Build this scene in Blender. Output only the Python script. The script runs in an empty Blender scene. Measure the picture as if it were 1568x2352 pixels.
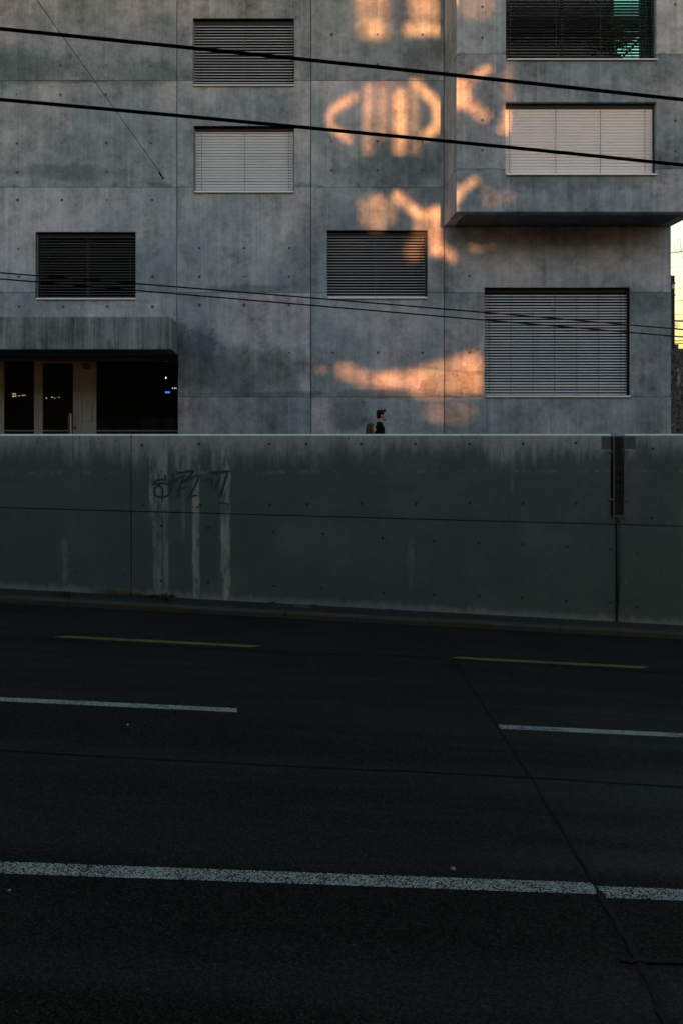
import bpy, bmesh, math, random
from mathutils import Vector, Matrix, Euler
rnd = random.Random(7)
R = math.radians
scene = bpy.context.scene
C = scene.collection

# ---------------------------------------------------------------- camera, sky, sun, exposure
F, CX, HY, ZC = 1970.0, 620.0, 989.0, 3.41        # focal length, principal point (picture 1568 x 2352), eye height
cam_d = bpy.data.cameras.new('camera')
cam_d.sensor_fit = 'VERTICAL'; cam_d.sensor_height = 36.0
cam_d.lens = F/2352*36
cam_d.shift_x = (784-CX)/2352
cam_d.shift_y = -(1176-HY)/2352
cam_d.clip_end = 5000
cam = bpy.data.objects.new('camera', cam_d); C.objects.link(cam)
cam.location = (0, 0, ZC); cam.rotation_euler = (R(90), 0, 0)
scene.camera = cam

SUN_EL, SUN_AZ = R(2.0), R(4.0)                   # low evening sun behind the camera, a little to the right
world = bpy.data.worlds.new('World'); scene.world = world; world.use_nodes = True
wn = world.node_tree; wn.nodes.clear()
sky = wn.nodes.new('ShaderNodeTexSky'); sky.sky_type = 'NISHITA'; sky.sun_disc = False
sky.sun_elevation = SUN_EL; sky.sun_rotation = math.pi - SUN_AZ
sky.air_density = 1.3; sky.dust_density = 1.4; sky.ozone_density = 1.45; sky.altitude = 400
bg = wn.nodes.new('ShaderNodeBackground'); bg.inputs['Strength'].default_value = 0.13
wo = wn.nodes.new('ShaderNodeOutputWorld')
wn.links.new(sky.outputs[0], bg.inputs[0]); wn.links.new(bg.outputs[0], wo.inputs[0])

SUN_DIR = Vector((-math.sin(SUN_AZ)*math.cos(SUN_EL), math.cos(SUN_AZ)*math.cos(SUN_EL), -math.sin(SUN_EL)))
sun_d = bpy.data.lights.new('sun', 'SUN'); sun_d.energy = 2.1; sun_d.angle = R(0.42); sun_d.color = (1.0, 0.335, 0.10)
sun = bpy.data.objects.new('sun', sun_d); C.objects.link(sun)
sun.rotation_euler = SUN_DIR.to_track_quat('-Z', 'Y').to_euler(); sun.location = (4, -30, 20)

scene.view_settings.view_transform = 'Standard'; scene.view_settings.look = 'None'
scene.view_settings.gamma = 1.0; scene.view_settings.use_curve_mapping = False
scene.view_settings.exposure = 2.72

# ---------------------------------------------------------------- pixel -> place helpers
def P(x, y, D): return Vector(((x-CX)*D/F, D, ZC-(y-HY)*D/F))
def PX(x, D): return (x-CX)*D/F
def PZ(y, D): return ZC-(y-HY)*D/F
TH = math.atan(0.059); EU = Vector((math.cos(TH), math.sin(TH), 0)); EV = Vector((-math.sin(TH), math.cos(TH), 0))
KS = 0.0661; U0 = 0.97; VW = 16.5*math.cos(TH); VK = 15.64*math.cos(TH)
def roadz(u): return -KS*(u-U0)
def UV(u, v, z): return EU*u + EV*v + Vector((0, 0, z))
def on_road(x, y):
    dx, dz = (x-CX)/F, -(y-HY)/F
    a = dx*EU.x + EU.y
    t = (KS*U0-ZC)/(dz+KS*a)
    return t*a, t*(dx*EV.x+EV.y)
def on_wall(x, y, off=0.0):
    dx, dz = (x-CX)/F, -(y-HY)/F
    t = (VW-off)/(dx*EV.x+EV.y)
    return t*(dx*EU.x+EU.y), ZC+t*dz

# ---------------------------------------------------------------- mesh helpers
def empty(name, loc, label=None, cat=None, group=None):
    o = bpy.data.objects.new(name, None); o.empty_display_size = 0.2
    o.location = loc; C.objects.link(o)
    tag(o, label, cat, group); return o
def tag(o, label=None, cat=None, group=None, kind=None):
    if label: o['label'] = label
    if cat: o['category'] = cat
    if group: o['group'] = group
    if kind: o['kind'] = kind
    return o
def mesh_obj(name, me, mat, parent=None, loc=(0, 0, 0)):
    o = bpy.data.objects.new(name, me)
    if mat is not None and len(me.materials) == 0: me.materials.append(mat)
    o.location = loc
    C.objects.link(o)
    if parent is not None:
        o.parent = parent
        w = Vector((0, 0, 0)); q = parent          # no rotation anywhere above, so the inverse is a plain shift
        while q is not None:
            w += Vector(q.location) + q.matrix_parent_inverse.translation; q = q.parent
        o.matrix_parent_inverse = Matrix.Translation(-w)
    return o
def from_bm(name, bm, mat, parent=None, smooth=False, loc=(0, 0, 0)):
    me = bpy.data.meshes.new(name); bm.normal_update(); bm.to_mesh(me); bm.free()
    if smooth:
        for p in me.polygons: p.use_smooth = True
    return mesh_obj(name, me, mat, parent, loc)
def bevel(o, w=0.006, seg=1):
    m = o.modifiers.new('bevel', 'BEVEL'); m.width = w; m.segments = seg; m.limit_method = 'ANGLE'; m.angle_limit = R(40)
    return o
def bm_box(bm, lo, hi, M=None):
    vs = []
    for z in (lo[2], hi[2]):
        for x, y in ((lo[0], lo[1]), (hi[0], lo[1]), (hi[0], hi[1]), (lo[0], hi[1])):
            p = Vector((x, y, z)); vs.append(bm.verts.new(M @ p if M else p))
    for f in ((3, 2, 1, 0), (4, 5, 6, 7), (0, 1, 5, 4), (1, 2, 6, 5), (2, 3, 7, 6), (3, 0, 4, 7)):
        bm.faces.new([vs[i] for i in f])
def box(name, lo, hi, mat, parent=None, bev=0.0, M=None):
    bm = bmesh.new(); bm_box(bm, lo, hi, M); o = from_bm(name, bm, mat, parent)
    if bev: bevel(o, bev)
    return o
def bm_tube(bm, pts, rad, n=8, caps=True):
    pts = [Vector(p) for p in pts]; rings = []
    rads = rad if isinstance(rad, (list, tuple)) else [rad]*len(pts)
    for i, p in enumerate(pts):
        d = (pts[min(i+1, len(pts)-1)]-pts[max(i-1, 0)]).normalized()
        a = Vector((0, 0, 1)) if abs(d.z) < .9 else Vector((1, 0, 0))
        s = d.cross(a).normalized(); t = s.cross(d).normalized()
        rings.append([bm.verts.new(p+(s*math.cos(2*math.pi*k/n)+t*math.sin(2*math.pi*k/n))*rads[i]) for k in range(n)])
    for a, b in zip(rings, rings[1:]):
        for k in range(n): bm.faces.new((a[k], a[(k+1) % n], b[(k+1) % n], b[k]))
    if caps:
        bm.faces.new(rings[0][::-1]); bm.faces.new(rings[-1])
def tube(name, pts, rad, mat, parent=None, n=8):
    bm = bmesh.new(); bm_tube(bm, pts, rad, n); bmesh.ops.recalc_face_normals(bm, faces=bm.faces)
    return from_bm(name, bm, mat, parent, smooth=True)
def slab(name, x0, x1, z0, z1, holes, yf, th, mat, parent, bev=0.007):
    """upright slab facing -Y with rectangular openings whose reveals are part of it"""
    xs = sorted({x0, x1, *[min(max(h[i], x0), x1) for h in holes for i in (0, 1)]})
    zs = sorted({z0, z1, *[min(max(h[i], z0), z1) for h in holes for i in (2, 3)]})
    def solid(i, j):
        if i < 0 or j < 0 or i >= len(xs)-1 or j >= len(zs)-1: return False
        cx, cz = (xs[i]+xs[i+1])/2, (zs[j]+zs[j+1])/2
        return not any(h[0] < cx < h[1] and h[2] < cz < h[3] for h in holes)
    bm = bmesh.new(); V = {}
    def v(i, j, k):
        if (i, j, k) not in V: V[i, j, k] = bm.verts.new((xs[i], yf+k*th, zs[j]))
        return V[i, j, k]
    for i in range(len(xs)-1):
        for j in range(len(zs)-1):
            if not solid(i, j): continue
            bm.faces.new((v(i, j, 0), v(i+1, j, 0), v(i+1, j+1, 0), v(i, j+1, 0)))
            bm.faces.new((v(i, j, 1), v(i, j+1, 1), v(i+1, j+1, 1), v(i+1, j, 1)))
            if not solid(i-1, j): bm.faces.new((v(i, j, 0), v(i, j+1, 0), v(i, j+1, 1), v(i, j, 1)))
            if not solid(i+1, j): bm.faces.new((v(i+1, j, 0), v(i+1, j, 1), v(i+1, j+1, 1), v(i+1, j+1, 0)))
            if not solid(i, j-1): bm.faces.new((v(i, j, 0), v(i, j, 1), v(i+1, j, 1), v(i+1, j, 0)))
            if not solid(i, j+1): bm.faces.new((v(i, j+1, 0), v(i+1, j+1, 0), v(i+1, j+1, 1), v(i, j+1, 1)))
    o = from_bm(name, bm, mat, parent)
    if bev: bevel(o, bev)
    return o

# ---------------------------------------------------------------- material helpers
class G:
    def __init__(s, name, rough=0.85, spec=0.3):
        s.m = bpy.data.materials.new(name); s.m.use_nodes = True; s.t = s.m.node_tree
        s.b = s.t.nodes['Principled BSDF']; s.b.inputs['Roughness'].default_value = rough
        s.b.inputs['Specular IOR Level'].default_value = spec
        s.geo = s.t.nodes.new('ShaderNodeNewGeometry'); s.pos = s.geo.outputs['Position']
        s.info = None
    def lk(s, v, sock):
        if isinstance(v, bpy.types.NodeSocket): s.t.links.new(v, sock)
        else:
            try: sock.default_value = v
            except Exception: sock.default_value = tuple(v)+(1,)
    def m_(s, op, a, b=0.0, c=None, clamp=False):
        n = s.t.nodes.new('ShaderNodeMath'); n.operation = op; n.use_clamp = clamp
        s.lk(a, n.inputs[0]); s.lk(b, n.inputs[1])
        if c is not None: s.lk(c, n.inputs[2])
        return n.outputs[0]
    def add(s, a, b): return s.m_('ADD', a, b)
    def sub(s, a, b): return s.m_('SUBTRACT', a, b)
    def mul(s, a, b): return s.m_('MULTIPLY', a, b)
    def mx(s, a, b): return s.m_('MAXIMUM', a, b)
    def step(s, v, lo, hi, a=0.0, b=1.0):
        n = s.t.nodes.new('ShaderNodeMapRange'); n.interpolation_type = 'SMOOTHSTEP'; n.clamp = True
        s.lk(v, n.inputs[0]); n.inputs[1].default_value = lo; n.inputs[2].default_value = hi
        n.inputs[3].default_value = a; n.inputs[4].default_value = b
        return n.outputs[0]
    def box1(s, v, lo, hi, soft):
        return s.mul(s.step(v, lo-soft, lo+soft), s.step(v, hi-soft, hi+soft, 1.0, 0.0))
    def sc(s, v, x, y, z):
        n = s.t.nodes.new('ShaderNodeVectorMath'); n.operation = 'MULTIPLY'
        s.lk(v, n.inputs[0]); n.inputs[1].default_value = (x, y, z); return n.outputs[0]
    def off(s, v, w):
        n = s.t.nodes.new('ShaderNodeVectorMath'); n.operation = 'ADD'
        s.lk(v, n.inputs[0]); s.lk(w, n.inputs[1]); return n.outputs[0]
    def dot(s, v, w):
        n = s.t.nodes.new('ShaderNodeVectorMath'); n.operation = 'DOT_PRODUCT'
        s.lk(v, n.inputs[0]); n.inputs[1].default_value = w; return n.outputs['Value']
    def noise(s, v, scale, det=4.0, rough=0.55, dist=0.0):
        n = s.t.nodes.new('ShaderNodeTexNoise'); s.lk(v, n.inputs['Vector']); n.inputs['Scale'].default_value = scale
        n.inputs['Detail'].default_value = det; n.inputs['Roughness'].default_value = rough; n.inputs['Distortion'].default_value = dist
        return n.outputs['Fac']
    def voro(s, v, scale):
        n = s.t.nodes.new('ShaderNodeTexVoronoi'); s.lk(v, n.inputs['Vector']); n.inputs['Scale'].default_value = scale
        return n.outputs['Distance'], n.outputs['Color']
    def mix(s, f, a, b, mode='MIX'):
        n = s.t.nodes.new('ShaderNodeMix'); n.data_type = 'RGBA'; n.blend_type = mode; n.clamp_factor = True
        s.lk(f, n.inputs[0]); s.lk(a, n.inputs[6]); s.lk(b, n.inputs[7]); return n.outputs[2]
    def grey(s, v):
        n = s.t.nodes.new('ShaderNodeCombineColor')
        for i in range(3): s.lk(v, n.inputs[i])
        return n.outputs[0]
    def xyz(s, v=None):
        n = s.t.nodes.new('ShaderNodeSeparateXYZ'); s.lk(v or s.pos, n.inputs[0]); return n.outputs
    def rand(s):
        if s.info is None: s.info = s.t.nodes.new('ShaderNodeObjectInfo')
        return s.info.outputs['Random']
    def color(s, v): s.lk(v, s.b.inputs['Base Color']); return s
    def rough(s, v): s.lk(v, s.b.inputs['Roughness']); return s
    def bump(s, h, strength=0.3, dist=0.01):
        n = s.t.nodes.new('ShaderNodeBump'); n.inputs['Strength'].default_value = strength; n.inputs['Distance'].default_value = dist
        s.lk(h, n.inputs['Height']); s.t.links.new(n.outputs[0], s.b.inputs['Normal']); return s

def rgb(r, g, b): return (r, g, b, 1.0)
def concrete(name, cool, warm, stains_shade=(), lines=True, pore=1.0, contrast=1.0, streak=0.8, dark=(0.42, 0.48, 0.47), jointz=()):
    g = G(name, 0.9, 0.25)
    X, Y, Z = g.xyz()
    v = g.off(g.pos, g.sc(g.grey(g.rand()), 37.0, 11.0, 23.0))        # every pour has its own clouds
    big = g.noise(v, 0.35, 3, 0.5); mid = g.noise(v, 1.3, 5, 0.6); fine = g.noise(v, 9, 5, 0.65)
    drip = g.noise(g.sc(v, 3.2, 3.2, 0.22), 1.0, 4, 0.6)
    drip2 = g.noise(g.sc(v, 14, 14, 0.5), 1.0, 3, 0.6)
    tone = g.add(g.mul(g.sub(mid, 0.5), 1.25*contrast), g.mul(g.sub(drip, 0.5), streak*contrast))
    tone = g.add(tone, g.mul(g.sub(fine, 0.5), 0.80))
    tone = g.add(tone, g.mul(g.sub(drip2, 0.5), 0.6*streak))
    tone = g.add(tone, g.mul(g.sub(g.noise(g.off(v, (2., 9., 3.)), 3.4, 5, .65), .5), 0.9*contrast))
    tone = g.add(tone, g.mul(g.step(g.noise(g.off(g.sc(v, 5.5, 5.5, 0.13), (9.0, 2.0, 4.0)), 1.0, 3, .6), .56, .72), 0.22))
    tone = g.add(tone, g.mul(g.sub(g.rand(), 0.5), 0.30))
    tone = g.add(tone, 1.0)
    col = g.mix(g.step(big, 0.40, 0.62), cool, warm)
    col = g.mix(1.0, col, g.grey(tone), 'MULTIPLY')
    # blotchy damp patches
    blot = g.step(g.noise(v, 2.6, 6, 0.65, 0.3), 0.57, 0.70)
    blot = g.mul(blot, g.step(g.noise(v, 0.55, 2, 0.5), 0.46, 0.6))
    sm = g.mul(blot, 0.30*contrast)
    if jointz:
        for jz_ in jointz:                                            # dirt that has run down on to the pour joints
            hz = g.sub(g.sub(Z, jz_), g.mul(g.step(g.noise(g.sc(v, 1.1, 1.1, .1), 1.0, 3, .6), .42, .68), .16))
            bnd = g.mul(g.step(hz, -0.06, 0.03, 1.0, 0.0), g.step(Z, jz_-.012, jz_+.004))
            sm = g.mx(sm, g.mul(bnd, g.mul(g.step(g.noise(v, 1.6, 4, .6), .40, .58), g.add(.35, g.mul(fine, .7)))))
    for (x, z, rx, rz, st) in stains_shade:
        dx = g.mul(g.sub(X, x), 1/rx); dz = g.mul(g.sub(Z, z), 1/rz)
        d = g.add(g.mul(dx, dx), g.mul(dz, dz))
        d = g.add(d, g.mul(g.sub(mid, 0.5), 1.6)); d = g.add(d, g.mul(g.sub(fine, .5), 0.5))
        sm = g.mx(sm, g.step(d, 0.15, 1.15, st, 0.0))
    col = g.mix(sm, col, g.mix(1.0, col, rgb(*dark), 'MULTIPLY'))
    # small dark smudges and trowel marks
    wob = g.off(v, g.sc(g.grey(g.noise(v, 6.0, 3)), .25, .25, .25))
    d3, c3 = g.voro(wob, 3.4)
    sp = g.mul(g.step(d3, 0.05, 0.30, 1.0, 0.0), g.step(g.noise(g.off(v, (4., 1., 7.)), 0.7, 2), 0.50, 0.60))
    col = g.mix(g.mul(sp, 0.42), col, g.mix(1.0, col, rgb(0.45, 0.5, 0.5), 'MULTIPLY'))
    # air holes in the cast face
    d, c = g.voro(v, 11.0)
    gate = g.step(g.noise(v, 0.9, 2), 0.46, 0.60)
    rr = g.mul(g.step(g.noise(v, 23.0, 1), 0.5, 0.7), 0.22)
    hole = g.mul(g.m_('LESS_THAN', d, rr), gate)
    d2, c2 = g.voro(v, 30.0)
    hole2 = g.mul(g.m_('LESS_THAN', d2, 0.16), g.step(g.noise(v, 3.1, 2), 0.52, 0.6))
    hole = g.mul(g.mx(hole, g.mul(hole2, 0.6)), 0.75*pore)
    col = g.mix(hole, col, rgb(0.03, 0.035, 0.035))
    if lines:   # marks left by the shuttering boards
        fr = g.m_('ABSOLUTE', g.sub(g.m_('FRACT', g.mul(g.add(X, 30.83), 1/1.2)), 0.5))
        ln = g.mul(g.step(fr, 0.0, 0.006, 1.0, 0.0), g.step(g.noise(g.sc(v, 1, 1, .6), 0.9, 2), 0.42, 0.58, 0.0, 0.5))
        col = g.mix(ln, col, rgb(0.06, 0.07, 0.07))
        seg = g.noise(g.sc(v, 0.83, 0.83, 0.0), 1.0, 0)
    g.color(col)
    g.bump(g.add(g.mul(fine, 0.5), g.mul(hole, -1.5)), 0.35, 0.006)
    return g.m
def plain(name, col, rough=0.6, spec=0.3, metal=0.0, var=0.25, scale=6.0):
    g = G(name, rough, spec)
    n = g.add(g.mul(g.sub(g.noise(g.pos, scale, 4, 0.6), 0.5), var*2), g.add(1.0, g.mul(g.sub(g.rand(), .5), var*0.4)))
    g.color(g.mix(1.0, rgb(*col), g.grey(n), 'MULTIPLY')); g.b.inputs['Metallic'].default_value = metal
    return g.m
def glass(name, tint, refl=1.5, rg=0.02):
    m = bpy.data.materials.new(name); m.use_nodes = True; t = m.node_tree; t.nodes.clear()
    tr = t.nodes.new('ShaderNodeBsdfTransparent'); tr.inputs[0].default_value = tint
    gl = t.nodes.new('ShaderNodeBsdfGlossy'); gl.inputs['Roughness'].default_value = rg
    nz = t.nodes.new('ShaderNodeTexNoise'); nz.inputs['Scale'].default_value = 0.8
    bp = t.nodes.new('ShaderNodeBump'); bp.inputs['Strength'].default_value = 0.02; t.links.new(nz.outputs['Fac'], bp.inputs['Height']); t.links.new(bp.outputs[0], gl.inputs['Normal'])
    fr = t.nodes.new('ShaderNodeFresnel'); fr.inputs[0].default_value = refl
    mx = t.nodes.new('ShaderNodeMixShader'); o = t.nodes.new('ShaderNodeOutputMaterial')
    t.links.new(fr.outputs[0], mx.inputs[0]); t.links.new(tr.outputs[0], mx.inputs[1]); t.links.new(gl.outputs[0], mx.inputs[2]); t.links.new(mx.outputs[0], o.inputs[0])
    return m
def emit(name, col, st):
    m = bpy.data.materials.new(name); m.use_nodes = True; t = m.node_tree; t.nodes.clear()
    e = t.nodes.new('ShaderNodeEmission'); e.inputs[0].default_value = col; e.inputs[1].default_value = st
    o = t.nodes.new('ShaderNodeOutputMaterial'); t.links.new(e.outputs[0], o.inputs[0]); return m

DF, DB = 22.9, 21.4                              # distance of the facade and of the front of the bay
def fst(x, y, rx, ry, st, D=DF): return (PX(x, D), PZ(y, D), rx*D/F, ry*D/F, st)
FAC_STAINS_SHADE = [fst(560, 850, 175, 75, 0.8), fst(440, 830, 90, 95, 0.9), fst(40, 150, 150, 60, 0.75), fst(340, 165, 120, 35, 0.6),
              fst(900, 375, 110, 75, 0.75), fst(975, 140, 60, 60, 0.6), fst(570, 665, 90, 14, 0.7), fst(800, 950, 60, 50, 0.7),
              fst(1250, 560, 240, 55, 0.55), fst(1455, 690, 70, 45, 0.6), fst(900, 905, 150, 14, 0.6), fst(990, 640, 60, 70, 0.5),  # first oval on this line: the bay's soffit shade painted into the wall colour
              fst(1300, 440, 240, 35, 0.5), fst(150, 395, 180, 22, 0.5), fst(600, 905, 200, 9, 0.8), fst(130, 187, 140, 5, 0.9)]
M = {}
M['concrete'] = concrete('cast_concrete', rgb(0.250, 0.302, 0.338), rgb(0.405, 0.415, 0.452), FAC_STAINS_SHADE, jointz=[PZ(q, DF) for q in (185, 430, 672, 912)])
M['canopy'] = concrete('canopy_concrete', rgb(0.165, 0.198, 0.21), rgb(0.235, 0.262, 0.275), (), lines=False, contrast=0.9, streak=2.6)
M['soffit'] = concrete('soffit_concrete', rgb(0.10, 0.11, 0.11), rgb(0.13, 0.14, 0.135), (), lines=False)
M['joint'] = plain('joint_filler', (0.05, 0.055, 0.055), 0.95)
M['tie'] = plain('tie_hole_rim', (0.22, 0.245, 0.25), 0.95)
M['tiedark'] = plain('tie_hole_shade', (0.085, 0.095, 0.095), 0.95)  # dark centre colour painted for the shade of a deep hole
M['slat_pale'] = plain('blind_slat_pale', (0.88, 0.80, 0.79), 0.45, 0.4, var=0.06, scale=1.5)
M['slat_grey'] = plain('blind_slat_grey', (0.58, 0.615, 0.65), 0.4, 0.4, var=0.08, scale=1.5)
M['slat_dark'] = plain('blind_slat_dark', (0.13, 0.145, 0.145), 0.4, 0.4, var=0.1, scale=1.5)
M['cord'] = plain('blind_cord', (0.07, 0.07, 0.07), 0.8)
M['sill'] = plain('sill_metal', (0.82, 0.76, 0.78), 0.4, 0.5, var=0.08)
M['rail'] = plain('guide_rail_metal', (0.24, 0.255, 0.26), 0.5, 0.4)
M['frame'] = plain('window_frame_metal', (0.035, 0.036, 0.035), 0.5)
M['room'] = plain('dim_room', (0.020, 0.021, 0.020), 0.9)
M['glass'] = glass('window_glass', rgb(0.55, 0.6, 0.58))
M['blind_glass'] = glass('window_glass_behind_blind', rgb(0.5, 0.55, 0.53), 1.5, 0.22)
M['teal_glass'] = glass('green_sun_glass', rgb(0.30, 0.66, 0.54))
_m = bpy.data.materials.new('green_mirror_glass'); _m.use_nodes = True; _t = _m.node_tree; _t.nodes.clear()
_g = _t.nodes.new('ShaderNodeBsdfGlossy'); _g.inputs[0].default_value = rgb(0.26, 0.74, 0.60); _g.inputs['Roughness'].default_value = 0.03
_n = _t.nodes.new('ShaderNodeTexNoise'); _n.inputs['Scale'].default_value = 1.5; _b = _t.nodes.new('ShaderNodeBump'); _b.inputs['Strength'].default_value = .03
_o = _t.nodes.new('ShaderNodeOutputMaterial'); _t.links.new(_n.outputs['Fac'], _b.inputs['Height']); _t.links.new(_b.outputs[0], _g.inputs['Normal']); _t.links.new(_g.outputs[0], _o.inputs[0])
M['coated'] = _m
M['entry'] = plain('entrance_frame_metal', (0.29, 0.29, 0.275), 0.45, 0.4, var=0.12)
M['entry_dark'] = plain('entrance_lintel_metal', (0.15, 0.145, 0.13), 0.5, 0.4, var=0.12)
M['steel'] = plain('brushed_steel', (0.30, 0.30, 0.30), 0.35, 0.5, metal=0.6)
M['black'] = plain('black_plastic', (0.012, 0.012, 0.013), 0.5)
M['white'] = plain('white_lacquer', (0.55, 0.56, 0.57), 0.5)
M['wood'] = plain('brown_wood', (0.10, 0.07, 0.045), 0.6)
M['cable'] = plain('black_rubber_cable', (0.008, 0.009, 0.010), 0.75, 0.1)
M['wire'] = plain('weathered_wire', (0.015, 0.016, 0.017), 0.7, 0.1)
M['rust'] = plain('dark_galvanised_steel', (0.055, 0.058, 0.055), 0.6, 0.4, var=0.4, scale=20)

# ================================================================ THE SETTING
# ---------------------------------------------------------------- ground, road, markings
ge = G('earth', 0.95); ge.color(ge.mix(ge.noise(ge.pos, 0.4), rgb(0.04, 0.038, 0.03), rgb(0.07, 0.065, 0.055)))
bm = bmesh.new(); bmesh.ops.create_grid(bm, x_segments=8, y_segments=8, size=1500)
o = from_bm('ground', bm, ge.m, loc=(0, 0, -4.5)); tag(o, kind='structure')

def asphalt(name, base, spec=0.12):
    g = G(name, 0.85, spec)
    u = g.dot(g.pos, EU); v = g.dot(g.pos, EV)
    d, c = g.voro(g.pos, 75.0)
    st = g.step(g.xyz(c)[0], 0.2, 1.0, 0.45, 1.9)
    gr = g.add(g.mul(g.sub(g.noise(g.pos, 160.0, 2, 0.6), 0.5), 1.6), 1.0)
    lane = g.add(0.60, g.mul(g.noise(g.sc(g.pos, 0.07, 0.9, 0.1), 1.0, 4), 0.8))
    g.rough(g.step(g.noise(g.sc(g.pos, 0.07, 0.9, 0.1), 1.0, 4), .4, .62, .92, .62))
    pat = g.add(0.55, g.mul(g.noise(g.pos, 0.55, 5), 0.9))
    t = g.mul(g.mul(g.mul(st, gr), lane), pat)
    spark = g.mul(g.m_('GREATER_THAN', g.xyz(c)[1], 0.988), 2.2)
    col = g.mix(1.0, rgb(*base), g.grey(g.add(t, spark)), 'MULTIPLY')
    g.color(col); g.bump(g.noise(g.pos, 90, 2), 0.5, 0.004)
    return g.m
M['asphalt'] = asphalt('asphalt', (0.0152, 0.0160, 0.0126))
M['strip'] = asphalt('gutter_asphalt', (0.040, 0.041, 0.036))
M['tar'] = plain('tar_joint', (0.0115, 0.0122, 0.0100), 0.8, 0.1)
M['tar2'] = plain('grey_tar_joint', (0.018, 0.0195, 0.016), 0.8, 0.1)
def paint(name, col, thr, soft):
    g = G(name, 0.8, 0.2)
    d, c = g.voro(g.pos, 105.0)
    n = g.add(g.mul(g.xyz(c)[0], 0.55), g.mul(g.noise(g.pos, 60, 3, .7), 0.6))
    w = g.add(n, g.mul(g.sub(g.noise(g.pos, 1.6, 4), 0.5), 0.7))
    g.color(g.mix(g.step(w, thr-soft, thr+soft), rgb(0.0152, 0.0160, 0.0126), rgb(*col))); g.bump(n, 0.4, 0.004)
    return g.m
M['white_line'] = paint('worn_white_road_paint', (0.54, 0.58, 0.55), 0.58, 0.16)
M['white_dash'] = paint('white_road_paint', (0.43, 0.47, 0.45), 0.47, 0.2)
M['yellow_line'] = paint('faded_yellow_road_paint', (0.17, 0.145, 0.05), 0.34, 0.3)

def road_patch(name, pts_uv, lift, mat, parent):
    bm = bmesh.new(); vs = [bm.verts.new(UV(u, v, roadz(u)+lift)) for u, v in pts_uv]
    f = bm.faces.new(vs); bmesh.ops.recalc_face_normals(bm, faces=[f])
    if f.normal.z < 0: f.normal_flip()
    return from_bm(name, bm, mat, parent)
road = road_patch('road', [(-40, -7), (45, -7), (45, VK+0.01), (-40, VK+0.01)], 0.0, M['asphalt'], None)
tag(road, kind='structure')
def line_uv(xa, ya, xb, yb, w, lift, mat, name='lane_marking', skew=0.0, parent=road):
    ua, va = on_road(xa, ya); ub, vb = on_road(xb, yb); v = (va+vb)/2
    return road_patch(name, [(ua+skew, v+w/2), (ub+skew, v+w/2), (ub-skew, v-w/2), (ua-skew, v-w/2)], lift, mat, parent)
line_uv(138, 1462.5, 590, 1485, 0.15, 0.004, M['yellow_line'], skew=0.10)
line_uv(1042, 1513, 1478, 1531.5, 0.15, 0.004, M['yellow_line'], skew=0.10)
line_uv(-900, 1562, 545, 1634, 0.15, 0.004, M['white_dash'])
line_uv(1140, 1665, 2300, 1728, 0.15, 0.004, M['white_dash'])
line_uv(-700, 1964, 1371, 2046, 0.17, 0.004, M['white_line'])
line_uv(1376, 2046, 2600, 2096, 0.17, 0.004, M['white_line'])
def seam(pts, w, mat, lift):
    q = [Vector(on_road(*p)) for p in pts]; fine = []
    for a, b in zip(q, q[1:]):
        for k in range(8): fine.append(a.lerp(b, k/8)+Vector((rnd.uniform(-.012, .012), rnd.uniform(-.012, .012))))
    fine.append(q[-1]); bm = bmesh.new(); L = []
    for i, p in enumerate(fine):
        d = (fine[min(i+1, len(fine)-1)]-fine[max(i-1, 0)]).normalized(); n = Vector((-d.y, d.x))*w/2*rnd.uniform(.75, 1.2)
        L.append((bm.verts.new(UV(p.x+n.x, p.y+n.y, roadz(p.x+n.x)+lift)), bm.verts.new(UV(p.x-n.x, p.y-n.y, roadz(p.x-n.x)+lift))))
    for a, b in zip(L, L[1:]): bm.faces.new((a[0], a[1], b[1], b[0]))
    bmesh.ops.recalc_face_normals(bm, faces=bm.faces)
    return from_bm('tar_seam', bm, mat, road)
seam([(1040, 1512), (1090, 1590), (1142, 1668), (1220, 1790), (1300, 1925), (1372, 2044)], 0.022, M['tar'], 0.008)
seam([(1373, 2046), (1420, 2125), (1470, 2210), (1520, 2330), (1560, 2440)], 0.05, M['tar2'], 0.008)
seam([(1420, 2208), (1475, 2209), (1700, 2216)], 0.04, M['tar2'], 0.012)
seam([(-200, 1452), (300, 1482), (700, 1500), (1038, 1512)], 0.02, M['tar'], 0.009)
seam([(1045, 1514), (1500, 1545), (1900, 1564)], 0.02, M['tar'], 0.009)
seam([(-200, 1712), (500, 1752), (1190, 1784), (1800, 1822)], 0.02, M['tar'], 0.009)

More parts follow.
